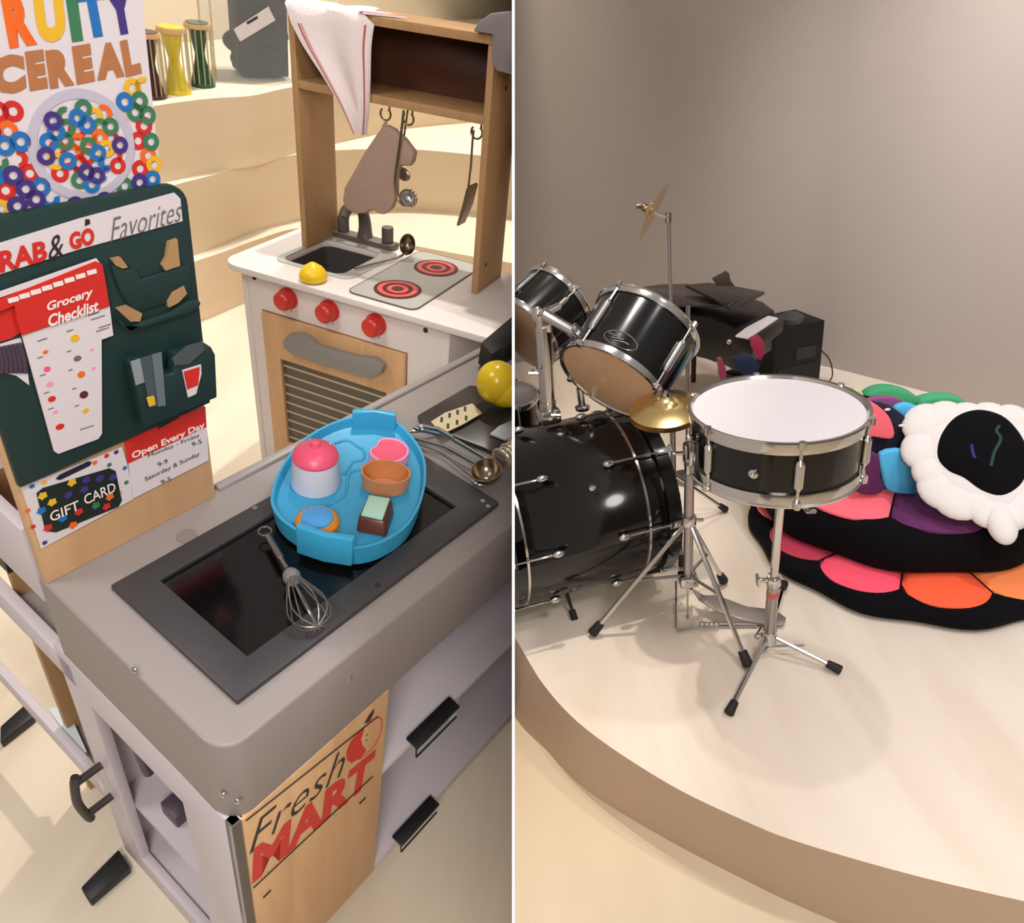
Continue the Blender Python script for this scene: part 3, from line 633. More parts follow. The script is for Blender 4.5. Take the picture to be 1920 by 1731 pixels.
for i in range(40):
    t = i * 2.39996; q = rb * .74 * math.sqrt((i + .5) / 40); spots.append((ab_ + q * math.cos(t), zb + q * math.sin(t), .0078, random.randrange(6), random.random() > .35))
ringmesh('ring_print', spots, co + .001, po)
# checklist pad
s1 = bpl([(-20, 580), (0, 576), (30, 566), (38, 622), (20, 634), (0, 640), (-20, 646)], G, .001, m_red, 'red_card', gpo)
ck = bpl([(40, 628), (204, 573), (211, 628), (189, 636), (190, 812), (183, 822), (108, 850), (100, 845)], G + .002, .0015, m_card, 'checklist_sheet', gpo)
ch = bpl([(-20, 566), (0, 560), (178, 489), (190, 494), (197, 530), (204, 573), (120, 600), (40, 628), (30, 600), (26, 572), (-20, 590)], G + .004, .0015, m_red, 'checklist_header', gpo)
bpl([(-20, 552), (0, 546), (180, 484), (186, 492), (0, 557), (-20, 563)], G + .0036, .001, m_card, 'sheet_edge', gpo)
bq('Grocery', (74, 577), (160, 548), (70, 556), m_whiteink, ch, .03, .2, G + .0062)
bq('Checklist', (76, 602), (170, 572), (72, 580), m_whiteink, ch, .03, .2, G + .0062)
mb = MB()
for i in range(8): p = bp(25 + i * 21, 562 - i * 7.4, G + .0058); mb.hexa([p + CA * x * .0045 + UP * z * .0022 + CB * y for y in (0, .0005) for x, z in ((-1, -1), (1, -1), (1, 1), (-1, 1))])
mb.build('awning_marks', m_whiteink, ch)
for x, y, m, r in ((140, 634, m_yel, 7), (145, 672, m_greyink, 6), (152, 702, m_orange, 6), (157, 740, m_choc, 7), (160, 770, m_yel, 5), (85, 660, m_orange, 4), (88, 692, m_pink, 5), (93, 720, m_lpink, 5), (97, 748, m_red, 6), (103, 772, m_lpink, 4), (112, 800, m_red, 7), (172, 655, m_lpink, 3), (175, 690, m_lpink, 3)):
    p = bp(x, y, G + .0036); mb = MB(); mb.lathe([(r * .00062, 0), (r * .00062, .0006), (.0 if r != 7 or y != 740 else r * .0003, .0006)], p, CB, 14, sx=1, sy=random.uniform(.7, 1)); mb.build('item_print', m, ck)
mb = MB()
for x, y, w in ((70, 640, 18), (125, 622, 12), (165, 592, 20), (170, 600, 26), (185, 615, 22), (180, 622, 24), (150, 806, 26), (70, 672, 10), (75, 705, 10), (82, 738, 10), (90, 768, 10), (125, 660, 8), (128, 695, 8), (135, 730, 8), (140, 762, 8)):
    p = bp(x, y, G + .0036); q = bp(x + w, y - w * .33, G + .0036); mb.tube([p, q], .0006, 5)
mb.build('fine_print', m_greyink, ck)
zc = bpl([(-20, 650), (0, 645), (38, 633), (48, 672), (54, 722), (30, 704), (0, 696), (-20, 700)], G, .001, m_card, 'striped_card', gpo)
mb = MB()
for i in range(7): mb.tube(spline([bp(-6 + i * 9, 699, G + .0012), bp(-4 + i * 8, 675 - i, G + .0012), bp(-10 + i * 7.5, 652 - i * 1.5, G + .0012)], 4), .0022, 6)
mb.build('stripes', m_purple_d, zc)
# pockets
def pocket(pts, off, t): return bpl(pts, off, t, m_green, 'pocket', gpo, bevel=.002)
p1 = pocket([(203, 492), (232, 505), (250, 500), (262, 522), (352, 494), (356, 552), (250, 585), (222, 545)], G, .004)
p2 = pocket([(210, 590), (240, 612), (262, 600), (310, 585), (350, 562), (368, 560), (372, 566), (362, 580), (300, 600), (262, 612), (225, 612)], G, .006)
for par, pts in ((gpo, ((205, 484), (222, 480), (235, 498), (226, 501), (212, 495))), (gpo, ((312, 452), (328, 446), (333, 496), (306, 505), (300, 495), (308, 480))), (gpo, ((215, 577), (236, 571), (262, 585), (258, 600), (240, 600))), (gpo, ((308, 562), (318, 545), (340, 533), (346, 548), (330, 565), (312, 574)))):
    bpl(pts, G, .0045, m_birchd, 'wooden_cutout', par)
p3 = pocket([(230, 672), (262, 662), (262, 700), (310, 690), (312, 655), (380, 640), (388, 655), (392, 735), (256, 792)], G, .016)
bpl([(244, 678), (262, 672), (270, 716), (254, 722)], G + .016, .001, mat('silver_grey_card', '8f979a', .5), 'card_edge', p3)
bpl([(262, 672), (300, 660), (308, 758), (280, 764)], G + .0165, .001, mat('slate_blue_card', '46545c', .5), 'slate_card', p3)
bpl([(284, 665), (302, 660), (310, 760), (296, 762)], G + .0178, .001, mat('pale_slate_card', '66747c', .5), 'slate_card', p3)
bpl([(274, 745), (288, 742), (291, 758), (279, 762)], G + .018, .001, m_yel, 'yellow_sticker', p3)
bpl([(322, 672), (350, 648), (378, 640), (382, 655), (352, 682), (326, 684)], G + .016, .002, mat('crumpled_silver_bag', '5c6668', .3, .4), 'crumpled_bag', p3)
lb_ = bpl([(341, 694), (376, 683), (377, 700), (367, 738), (352, 745)], G + .0165, .001, m_card, 'price_label', p3)
bpl([(344, 697), (374, 688), (371, 722), (351, 730)], G + .0176, .0006, m_red, 'red_print', lb_)
# cards on the board below
oc = bpl([(231, 820), (384, 762), (390, 862), (246, 935), (240, 868)], .001, .0015, m_card, 'hours_card', sb)
bpl([(231, 820), (384, 762), (387, 800), (240, 869)], .0027, .0006, m_red, 'red_band', oc)
bq('Open Every Day', (245, 862), (381, 803), (243, 846), m_whiteink, oc, .03, 0, .0036)
for s, l, r, u in (('Monday - Friday', (276, 858), (372, 818), (274, 850)), ('9-9', (294, 874), (312, 866), (292, 866)), ('Saturday & Sunday', (270, 903), (372, 854), (268, 893)), ('9-5', (300, 907), (318, 899), (298, 899)), ('9-5', (358, 836), (376, 829), (356, 828))):
    bq(s, l, r, u, m_ink, oc, 0, 0, .0032)
bpl([(286, 800), (290, 792), (325, 773), (338, 770), (335, 780), (300, 798)], .0034, .0006, mat('dusty_rose_slot', '9a5a50', .5), 'hanging_slot', oc)
bpl([(296, 805), (336, 783), (339, 776), (330, 778), (298, 798)], .0042, .0004, m_ink, 'slot_shadow_gap', oc)
gc = bpl([(38, 912), (120, 880), (228, 838), (238, 872), (249, 935), (76, 1028)], .001, .0015, m_card, 'gift_card', sb)
gi = bpl([(68, 925), (80, 915), (205, 878), (216, 883), (228, 938), (222, 950), (105, 998), (85, 996)], .0027, .0006, mat('black_green_print', '17251e', .5), 'dark_print', gc)
bq('GIFT', (92, 976), (146, 952), (88, 958), m_whiteink, gi, .01, 0, .0042)
bq('CARD', (156, 944), (214, 918), (152, 926), m_whiteink, gi, .01, 0, .0042)
bpl([(104, 898), (112, 890), (165, 865), (172, 866), (168, 873), (112, 900)], .0028, .0006, mat('dark_navy_slot', '1a1e38', .5), 'hanging_slot', gc)
mb = MB(); random.seed(5); cols = [m_red, m_orange, m_yel, m_grn, m_blu, m_pur]
for i, (x, y) in enumerate([(78, 958), (98, 942), (128, 928), (135, 905), (162, 900), (187, 897), (158, 918), (118, 972), (148, 960), (180, 948), (206, 932), (212, 895), (90, 990), (137, 985), (200, 950), (80, 930)] + [(83, 905), (178, 868), (200, 855), (218, 848), (234, 878), (237, 905), (225, 925), (52, 958), (62, 988), (84, 1018), (60, 912), (205, 872)]):
    mb.cur = random.randrange(6) if i < 16 else (i * 5) % 6
    r = .0056 if i < 16 else .0034; p = bp(x, y, .0036 if i < 16 else .0028); n = 10
    mb.add([p + CA * r * (1 if k % 2 else .72) * math.cos(2 * pi * k / n) + UP * r * (1 if k % 2 else .72) * math.sin(2 * pi * k / n) for k in range(n)], [list(range(n))])
mb.build('star_print', cols, gc)

# ---------------------------------------------------------------- things on the counter
tz = ZT + .009
tray = empty('toy_baking_tray', Q(.36, -.2, tz), 'sky blue oval toy baking tray with two handles lying across the scanner', 'tray')
ol = smooth_loop([at(x, y, tz + .032) for x, y in ((508, 928), (522, 885), (555, 835), (600, 803), (650, 783), (700, 778), (742, 788), (775, 820), (795, 855), (799, 895), (790, 940), (766, 984), (724, 1014), (680, 1028), (640, 1026), (585, 1010), (535, 982), (512, 955))], 4)
cen = sum(ol, Vector()) / len(ol); n = len(ol)
def sc_(k, z): return [Vector((cen.x + (p.x - cen.x) * k, cen.y + (p.y - cen.y) * k, z)) for p in ol]
mb = MB(); rings = [sc_(.965, tz), sc_(1.0, tz + .032), sc_(.965, tz + .032), sc_(.93, tz + .020), sc_(.90, tz + .019)]
vs = [p for r in rings for p in r]; fs = [(j * n + i, j * n + (i + 1) % n, (j + 1) * n + (i + 1) % n, (j + 1) * n + i) for j in range(4) for i in range(n)] + [list(range(n))[::-1], list(range(4 * n, 5 * n))]
mb.add(vs, fs); mb.build('tray_body', m_bluep, tray, angle=40)
for A_, B_, hh in (((558, 1004), (664, 1030), .020), ((660, 790), (742, 796), .020)):
    p, q = at(*A_, tz + .03), at(*B_, tz + .03); d = (q - p).normalized(); nn = Vector((d.y, -d.x, 0));
    if nn.dot(p - cen) < 0: nn = -nn
    mid = (p + q) / 2
    P = [p - nn * .006, p + nn * .006, mid + nn * .010, q + nn * .006, q - nn * .006, mid - nn * .0]
    mb = MB(); mb.prism([v - UP * .026 for v in P], UP * (.026 + hh)); mb.build('handle', m_bluep, tray, bevel=.003)
mb = MB()
for pts in (((628, 832), (650, 826), (668, 836), (682, 846), (680, 862), (662, 866), (655, 876), (645, 890)), ((700, 880), (660, 884), (652, 900), (648, 925), (630, 940), (614, 948))):
    mb.tube(spline([at(x, y, tz + .0195) for x, y in pts], 5), .0022, 8)
mb.build('moulded_ridge', m_bluep, tray)
zi = tz + .0195
def mpp(px, py, z): return (at(px, py, z) - Vector((0, 0, HL))).length / math.hypot(F, px - 960, py - 865)
# cupcake
p = at(592, 905, zi); s = mpp(592, 905, zi)
e = empty('toy_cupcake', p, 'white toy cupcake with glossy pink lid on the left of the blue tray', 'toy cake')
mb = MB(); mb.lathe([(45 * s, 0), (46 * s, .003), (40 * s, 62 * s), (38 * s, 62 * s)], p, seg=40); mb.build('cup', m_wplast, e)
mb = MB(); mb.lathe([(41 * s, 0), (42 * s, 4 * s), (38 * s, 14 * s), (26 * s, 24 * s), (10 * s, 28 * s), (8 * s, 36 * s), (0, 38 * s)], p + UP * 60 * s, seg=40); ld = mb.build('lid', m_pink, e)
mb = MB()
for a in (.9, 2.2): mb.ball(p + UP * 76 * s + Vector((math.cos(a), math.sin(a), 0)) * 30 * s, 5 * s)
mb.build('pearl', m_wplast, ld)
# pink heart cake
p = at(728, 866, zi); s = mpp(728, 866, zi)
e = empty('toy_pink_cake', p, 'pink notched round toy cake at the far side of the blue tray', 'toy cake')
RGT = Vector((ML.col[0].x, ML.col[0].y, 0)).normalized(); AWY = UP.cross(RGT)
def kid(k, z):
    out = []
    for i in range(40):
        t = 2 * pi * i / 40; rr_ = 1 - .30 * math.exp(-(((t - 2.75) / .42) ** 2)); out.append(p + (RGT * 37 * math.cos(t) * rr_ + AWY * 38 * math.sin(t) * rr_) * s * k + UP * z)
    return out
mb = MB(); mb.prism(kid(1.0, 0), UP * 24 * s); mb.build('base', m_lpink, e, bevel=.002)
mb = MB(); mb.frame(kid(1.0, 24 * s), kid(.86, 24 * s), UP * 5 * s); mb.build('rim', m_lpink, e, bevel=.001)
mb = MB(); mb.prism(kid(.84, 24 * s), UP * 3 * s); mb.build('top', m_pink, e)
# caramel bowl
p = at(722, 912, zi); s = mpp(722, 912, zi)
e = empty('toy_bowl', p, 'empty oval caramel brown toy bowl on the right of the blue tray', 'toy bowl')
mb = MB(); mb.lathe([(38 * s, 0), (42 * s, .002), (45 * s, 36 * s), (41.5 * s, 36 * s), (38 * s, 6 * s), (0, 5 * s)], p, seg=44, sx=1.02, sy=.78, hint=AWY); mb.build('bowl', m_caramel, e)
# orange and blue sweet
p = at(595, 986, zi); s = mpp(595, 986, zi)
e = empty('toy_candy_cake', p, 'round orange toy cake with light blue top beside the near tray handle', 'toy cake')
mb = MB(); mb.lathe([(38 * s, 0), (41 * s, 4 * s), (40 * s, 14 * s), (34 * s, 20 * s), (0, 21 * s)], p, seg=36); mb.build('base', m_opl, e)
mb = MB(); mb.lathe([(30 * s, 0), (29 * s, 5 * s), (22 * s, 8 * s), (0, 9 * s)], p + UP * 19 * s, seg=36); mb.build('top', m_lblue, e)
# chocolate cake
e = empty('toy_chocolate_cake', at(700, 990, zi), 'brown toy cake slice with mint top near the tray front', 'toy cake')
zc_ = zi + 30 * s
lo = [at(x, y, zi) for x, y in ((666, 999), (725, 1010), (740, 965), (688, 955))]; hi = [at(x, y, zc_) for x, y in ((672, 967), (722, 977), (736, 936), (690, 929))]
mb = MB(); mb.hexa(lo + hi); mb.build('sponge', m_choc, e, bevel=.004, segs=3)
mt_ = [at(x, y, zc_ + .0005) for x, y in ((677, 968), (717, 977), (731, 938), (692, 932))]
mb = MB(); mb.prism(mt_, UP * .004); mb.build('icing', m_mint, e, bevel=.001)
# whisk
e = empty('toy_whisk', at(540, 1080, ZT + .01), 'small wire whisk lying on the black scanner glass', 'whisk')
w0, w1 = at(502, 1005, ZT + .018), at(545, 1078, ZT + .021); w2 = at(590, 1165, ZT + .034); ax = (w2 - w1).normalized()
mb = MB(); mb.tube([w0, w0.lerp(w1, .6)], .0045, 12); mb.cyl(w0.lerp(w1, .6), w0.lerp(w1, .85), .003, n=10); hn = mb.build('handle', m_steel, e)
mb = MB(); c = w0 - (w1 - w0).normalized() * .010; mb.tube([c + Vector((math.cos(t * pi / 10), math.sin(t * pi / 10), 0)) * .008 for t in range(20)], .0012, 6, closed=True); mb.build('hanging_loop', m_steel, e)
mb = MB(); mb.lathe([(.004, -.010), (.009, -.003), (.011, .004), (.009, .012)], w1, ax, 20); mb.build('collar', mat('grey_whisk_collar', '7d7674', .5), e)
L_ = (w2 - w1).length; u, v, _ = basis(ax)
for k in range(5):
    mb = MB(); a = pi * k / 5; s_ = u * math.cos(a) + v * math.sin(a) * .9; pts = []
    for i in range(25):
        t = pi * i / 24; x = -math.cos(t); y = math.sin(t)
        pts.append(w1 + ax * (.008 + L_ * (.0 + 1.0 * y ** .8 if y > 0 else 0)) + s_ * x * (.0085 + .022 * max(y, 0) ** 1.1 * (1)) * (1))
    # pear-shaped loop: out along one side, back along the other
    pts = [w1 + ax * (.008 + L_ * h_) + s_ * r_ for h_, r_ in [(0, .007), (.2, .012), (.45, .019), (.7, .0235), (.88, .019), (.97, .010), (1.0, 0), (.97, -.010), (.88, -.019), (.7, -.0235), (.45, -.019), (.2, -.012), (0, -.007)]]
    mb.tube(spline(pts, 4), .0011, 6); mb.build('wire_loop', m_steel, e)
# dark tray, utensils, fruit at the right end
zp = ZT
e = empty('black_slab', at(880, 790, zp), 'flat dark plastic slab under the utensils at the right end of the counter', 'slab')
mb = MB(); mb.prism([at(x, y, zp + .008) for x, y in ((783, 778), (880, 722), (930, 726), (1000, 760), (1000, 880), (905, 838), (790, 795))], UP * -.008); mb.build('plate', mat('dark_umber_plastic', '2b2624', .35), e, bevel=.002)
zp2 = zp + .009
e = empty('slotted_turner', at(850, 790, zp2), 'pale slotted metal turner lying on the dark slab', 'utensil')
bl = [at(x, y, zp2 + .004) for x, y in ((808, 792), (835, 775), (885, 758), (904, 776), (868, 797), (828, 816))]
mb = MB(); mb.prism(bl, UP * .0018); bo_ = mb.build('blade', mat('champagne_metal', 'cbbf9f', .35, .5), e)
mb = MB()
for x, y in ((828, 787), (843, 779), (858, 773), (872, 767), (840, 799), (857, 792), (874, 784)):
    p = at(x, y, zp2 + .006); mb.box(p, .0042, .013, .0006, CR @ Matrix.Rotation(.9, 3, 'Z'))
mb.build('slots', m_ink, bo_)
mb = MB(); mb.tube([at(740, 812, zp2 + .004), at(790, 808, zp2 + .004), at(822, 802, zp2 + .004)], .0026, 8); mb.build('handle', m_steel, e)
UZ = [0]
def utensil(pts, head, label, m=m_chrome, r=.0026, name='toy_utensil', kind='spoon'):
    UZ[0] += 1; P = [at(x, y, zp + .004 + .0045 * UZ[0]) for x, y in pts]; e = empty(name, P[0], label, 'utensil', 'metal utensils at the right end of the counter')
    mb = MB(); mb.tube(P, r, 8); mb.build('handle', m, e)
    return e, P
e, P = utensil(((770, 826), (830, 850), (900, 905)), None, 'lowest thin steel rod of the fanned utensils', r=.0018)
mb = MB(); mb.ball(P[-1], .012, .008, .004); mb.build('tip', m_chrome, e)
e, P = utensil(((765, 818), (835, 838), (903, 875)), None, 'steel ladle whose round bowl rests at the right end of the counter')
mb = MB(); c = at(912, 884, zp + .026); mb.lathe([(.003, -.020), (.014, -.016), (.021, -.006), (.023, .004), (.0215, .004), (.019, -.005), (.012, -.013), (.001, -.016)], c, Vector((-.25, -.2, .9)), 26); mb.build('bowl', m_dsteel, e)
e, P = utensil(((775, 803), (840, 818), (915, 862)), None, 'steel pasta server with ribbed head at the right end of the counter', r=.0034)
mb = MB(); c = at(954, 850, zp + .038)
for i in range(5): mb.ball(c + CA * (i - 2) * .009 + CB * .003 * (i % 2), .0055, .018, .016, CR)
mb.build('ribbed_head', mat('champagne_steel', 'cfc4ae', .25, .9), e)
e, P = utensil(((790, 800), (822, 806), (850, 822)), None, 'short thick steel handle behind the pasta server', r=.0042)
mb = MB(); mb.ball(P[0], .007, .005, .004); mb.build('tip', m_chrome, e)
e = empty('cream_knife', at(920, 812, zp2), 'pale grey toy knife blade at the right end of the dark slab', 'utensil')
mb = MB(); mb.prism([at(x, y, zp2 + .004) for x, y in ((919, 813), (935, 799), (1000, 770), (1000, 800), (948, 824))], UP * -.003); mb.build('blade', mat('pale_grey_plastic', 'a9abb0', .4), e)
# olive yellow squeezer
pc = at(930, 745, zp + .012); e = empty('toy_squeezer', pc, 'glossy olive yellow fruit squeezer beside the dark slab', 'toy fruit')
s = mpp(925, 720, zp + .04)
mb = MB(); mb.ball(at(932, 717, zp + .055), 39 * s, 39 * s, 41 * s); b1 = mb.build('upper_half', m_pear, e)
mb = MB(); mb.ball(at(948, 727, zp + .046), 41 * s, 40 * s, 36 * s); mb.build('lower_half', m_pear, e)
mb = MB(); mb.lathe([(9 * s, 0), (7 * s, 4 * s), (0, 5 * s)], at(930, 688, zp + .068) , (0, -.35, 1), 20); mb.build('stem_nub', m_lemon, b1)
# black terminal
e = empty('card_terminal', at(940, 640, zp), 'black box with white base standing at the far right end of the counter', 'terminal')
mb = MB(); q = [at(x, y, zp + .05) for x, y in ((902, 643), (922, 664), (1040, 590), (1000, 560))]; mb.prism(q, UP * -.0425); mb.build('case', mat('jet_black_plastic', '08080a', .6), e)
mb = MB(); q = [at(x, y, zp + .006) for x, y in ((908, 686), (935, 700), (1040, 640), (1000, 610))]; mb.prism(q, UP * -.0055); mb.build('base', m_wplast, e)
# ================================================================== RIGHT: the music corner on the curved stage
SIDE[0] = 'R'
ZS = -.178
TB = [((700, 760), (700, 900)), ((800, 920), (800, 1060)), ((880, 1060), (880, 1210)), ((965, 1195), (965, 1345)), ((1020, 1285), (1026, 1408)), ((1100, 1368), (1100, 1482)), ((1250, 1468), (1250, 1574)), ((1400, 1541), (1400, 1652)), ((1500, 1580), (1500, 1700)), ((1700, 1638), (1700, 1782)), ((1920, 1690), (1920, 1850)), ((2150, 1738), (2150, 1930))]
te = [Vector((p.x, p.y, 0)) for p in spline([ra(*t, 0) for t, b in TB], 6)]; be = [Vector((p.x, p.y, ZS)) for p in spline([ra(*b, ZS) for t, b in TB], 6)]
far = [Vector((3.6, .7, 0)), Vector((3.6, 5, 0)), Vector((-1.5, 5, 0))]
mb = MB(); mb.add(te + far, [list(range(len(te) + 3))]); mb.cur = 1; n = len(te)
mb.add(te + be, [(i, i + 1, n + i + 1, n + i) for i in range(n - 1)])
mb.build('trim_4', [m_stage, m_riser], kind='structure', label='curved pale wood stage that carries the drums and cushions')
# planks laid over the stage edge band
mb = MB(); mb.add([(-1.2, -.8, ZS), (2.2, -.8, ZS), (2.2, 3, ZS), (-1.2, 3, ZS)], [(0, 1, 2, 3)]); mb.build('floor', m_floorR, kind='structure', label='light oak floor below the curved stage')
wb = spline([ra(x, y, 0) for x, y in ((700, 700), (850, 690), (965, 680), (1100, 668), (1250, 662), (1380, 664), (1480, 674), (1560, 690), (1660, 715), (1800, 752), (1960, 800), (2150, 860))], 6)
mb = MB(); n = len(wb); hi = [p + UP * 3.2 for p in wb]; mb.add(wb + hi, [(i, i + 1, n + i + 1, n + i) for i in range(n - 1)])
ou = [p + (p - Vector((.8, .5, 0))).normalized() * .08 for p in wb]; mb.add(ou + [p + UP * 3.2 for p in ou], [(i, i + 1, n + i + 1, n + i) for i in range(n - 1)])
mb.build('wall_curved', m_wallR, angle=60, kind='structure', label='curved taupe wall behind the music corner')

def drum(e, c, ax, r, L, shell, top, bottom, lugs=6, hoopw=.018, phase=0., body='shell', hint=UP, lugsz=1.):
    """Shell, two chrome hoops, two skins and a ring of lugs; c is the centre of the lower end, ax points to the upper one."""
    ax = ax.normalized(); u, v, _ = basis(ax, hint)
    mb = MB(); mb.lathe([(r * .985, .002), (r, .004), (r, L - .004), (r * .985, L - .002)], c, ax, 64, cap=False); sh = mb.build(body, shell, e)
    for z, s in ((0, -1), (L, 1)):
        o = c + ax * z
        mb = MB(); pf = [(r * 1.0, -hoopw * .75), (r * 1.03, -hoopw * .75), (r * 1.035, -hoopw * .5), (r * 1.035, hoopw * .1), (r * 1.055, hoopw * .2), (r * 1.05, hoopw * .34), (r * 1.01, hoopw * .3), (r * .985, hoopw * .05), (r * .99, -hoopw * .1)]
        mb.lathe([(a, s * b) for a, b in (pf + pf[:1])], o, ax, 72, cap=False); mb.build('hoop', m_chrome, e)
        mb = MB(); mb.cyl(o - ax * s * .002, o + ax * s * .001, r * 1.0, n=64); mb.build('top_skin' if s > 0 else 'bottom_skin', top if s > 0 else bottom, e)
    for k in range(lugs):
        a = phase + 2 * pi * k / lugs; d = u * math.cos(a) + v * math.sin(a)
        mb = MB(); p = c + d * (r * 1.03); w = .0075 * lugsz
        mb.cyl(p + ax * L * .3, p + ax * L * .7, w, n=12); mb.cyl(p + ax * L * .24, p + ax * L * .3, w * .6, w, n=12); mb.cyl(p + ax * L * .7, p + ax * L * .76, w, w * .6, n=12)
        lg = mb.build('lug', m_chrome, e, angle=50)
        mb = MB(); mb.cyl(p + ax * L * .0, p + ax * L * 1.0, .0026 * lugsz, n=8)
        for z in (-.02, 1.02): mb.cyl(p + d * .004 + ax * (L * z - .006), p + d * .004 + ax * (L * z + .008), .0055 * lugsz, n=10)
        mb.build('tension_rod', m_chrome, lg)
    return u, v

# ---- bass drum
ph = math.radians(14); bx = Vector((math.cos(ph), math.sin(ph), 0)); bn = Vector((-math.sin(ph), math.cos(ph), 0))
bc = Vector((.27, 1.82, .25)); r = .23
e = empty('bass_drum', Vector((.05, 1.75, 0)), 'glossy black bass drum lying on its side at the left edge of the stage', 'drum')
bass = e; LB = .40; c0 = bc - bx * .335
mb = MB(); mb.lathe([(r * .98, -.03), (r, -.025), (r, .40), (r * .98, .405)], c0, bx, 96, cap=False); bs = mb.build('shell', m_shell, e)
for z, nm in ((.012, 'chrome_ring'), (.335, 'chrome_ring')):
    mb = MB(); mb.lathe([(r, z - .004), (r * 1.018, z - .003), (r * 1.018, z + .003), (r, z + .004)], c0, bx, 96, cap=False); mb.build(nm, m_chrome, e)
for z in (-.035, .40):
    mb = MB(); mb.lathe([(r * .99, z - .015), (r * 1.045, z - .015), (r * 1.045, z + .02), (r * 1.0, z + .02)], c0, bx, 96, cap=False); mb.build('wooden_hoop', m_shell, e)
mb = MB(); mb.cyl(c0 - bx * .04, c0 - bx * .038, r, n=72); mb.build('front_skin', m_shell, e)
mb = MB(); mb.cyl(c0 + bx * .41, c0 + bx * .412, r, n=72); mb.build('rear_skin', m_head, e)
for k in range(8):
    a = pi / 8 * .2 + 2 * pi * k / 8; d = -bn * math.cos(a) + UP * math.sin(a)
    for s, z0, zc in ((1, .335, .405), (-1, .012, -.045)):
        q = c0 + d * (r + .012)
        mb = MB(); li = q + bx * (z0 - s * .075); mb.ball(li, .016, .009, .010, Matrix((bx, d.cross(bx), d)).transposed()); lg = mb.build('lug', m_chrome, e)
        mb = MB(); mb.cyl(li, q + bx * (zc + s * .02), .003, n=8); mb.cyl(q + bx * (zc + s * .02) - UP.cross(d) * .0, q + bx * (zc + s * .022), .006, n=10)
        t = bx.cross(d); mb.cyl(q + bx * (zc + s * .024) - t * .014, q + bx * (zc + s * .024) + t * .014, .0028, n=8); mb.build('claw_rod', m_chrome, lg)
        mb = MB(); mb.box(q + bx * (zc), .045, .018, .010, Matrix((bx, t, d)).transposed()); mb.build('claw', m_chrome, lg, bevel=.002)
p = ron(1110, 914, c0 - bn * r, bn); mb = MB(); mb.lathe([(.008, 0), (.008, .003), (.004, .004), (.0035, .001)], p, -bn, 20); mb.build('air_vent', m_chrome, e)
mb = MB(); a0 = ra(1052, 1076, .075); a1 = ra(1073, 1146, .018); mb.cyl(a0, a0.lerp(a1, .4), .0068); mb.cyl(a0.lerp(a1, .4), a1, .0048); sp1 = mb.build('spur', m_chrome, e)
mb = MB(); t_ = (a1 - a0).normalized(); mb.cyl(a1 - t_ * .002, a1 + t_ * .024, .009, .0095, n=16); mb.build('rubber_tip', m_rubber, sp1)
mb = MB(); mb.box(a0 + UP * .004 - bx * .012, .07, .02, .02, Matrix((bx, bn, UP)).transposed()); mb.build('spur_bracket', m_chrome, e, bevel=.004)
# tom holder on the bass drum
th_ = empty('tom_holder', ra(1032, 815, .47), 'chrome double tom holder standing on top of the bass drum', 'drum hardware')
yb = 1.83; P = lambda x, y, dy=0: ry(x, y, yb + dy)
b0 = P(1030, 800); b0.z = .503; t0 = P(1018, 612)
mb = MB(); mb.box(b0 - UP * .0, .055, .06, .04, Matrix((bx, bn, UP)).transposed()); mb.build('base_plate', m_chrome, th_, bevel=.008)
mb = MB(); mb.cyl(b0, t0, .0195, n=20); mb.cyl(b0 + (t0 - b0) * .05, b0 + (t0 - b0) * .16, .022, n=20); mb.build('post', m_chrome, th_)
mb = MB(); mb.ball(P(1008, 590), .016, .016, .021); mb.box(P(1020, 606), .04, .035, .045); mb.build('knuckle', m_chrome, th_, bevel=.006)
mb = MB(); mb.cyl(P(1018, 588, -.02), P(1082, 626, -.036), .0135, n=16); mb.cyl(P(1070, 616, -.034), P(1082, 626, -.036), .018, n=16); mb.build('arm', m_chrome, th_)
mb = MB(); mb.cyl(P(1012, 592, .02), P(1046, 575, .10), .0105, n=16); mb.build('arm', m_chrome, th_)
mb = MB(); mb.cyl(P(1092, 766, .03), P(1087, 728, .03), .0095, n=14); mb.lathe([(.018, 0), (.02, .008), (.012, .012)], P(1092, 768, .03), UP, 20); mb.build('stub_post', m_chrome, th_)
for x, y in ((1042, 778), (1000, 700)):
    mb = MB(); q = P(x, y, -.03); mb.cyl(q - RX * .012, q + RX * .012, .004, n=8); mb.cyl(q, q + Vector((0, .02, 0)), .005, n=8); mb.build('wing_bolt', m_chrome, th_)

def camdir(ix, iy, iz): return (RX * ix + RD * iy + RF * iz).normalized()
# ---- right rack tom
tc = ry(1146, 716, 1.735); mp = tc.length and (tc - Vector((0, 0, HR))).length / F
tax = camdir(.96 * .545, -.96 * .84, .27)
e = empty('rack_tom', tc, 'black rack tom with oval badge tilted towards the snare drum', 'drum')
rT = 103 * mp; LT = 128 * mp / .937
hT = camdir(.84, .545, 0)
def hit(px, py, c, ax, r):
    rr_ = ray(MR, px, py).normalized()
    for i in range(6000):
        pp = Vector((0, 0, HR)) + rr_ * (.8 + i * .0004); w_ = pp - c
        if (w_ - ax * w_.dot(ax)).length < r: return w_
    return w_
def phase_at(px, py, c, ax, r, hint):
    u, v, _ = basis(ax, hint); w_ = hit(px, py, c, ax, r); return math.atan2(w_.dot(v), w_.dot(u))
u, v = drum(e, tc, tax, rT, LT, m_shell, m_head, m_clearhead, lugs=4, phase=phase_at(1238, 705, tc, tax, rT, hT), hint=hT, lugsz=1.3)
q = ron(1164, 637, tc, RF); t = (q - Vector((0, 0, HR))).normalized()
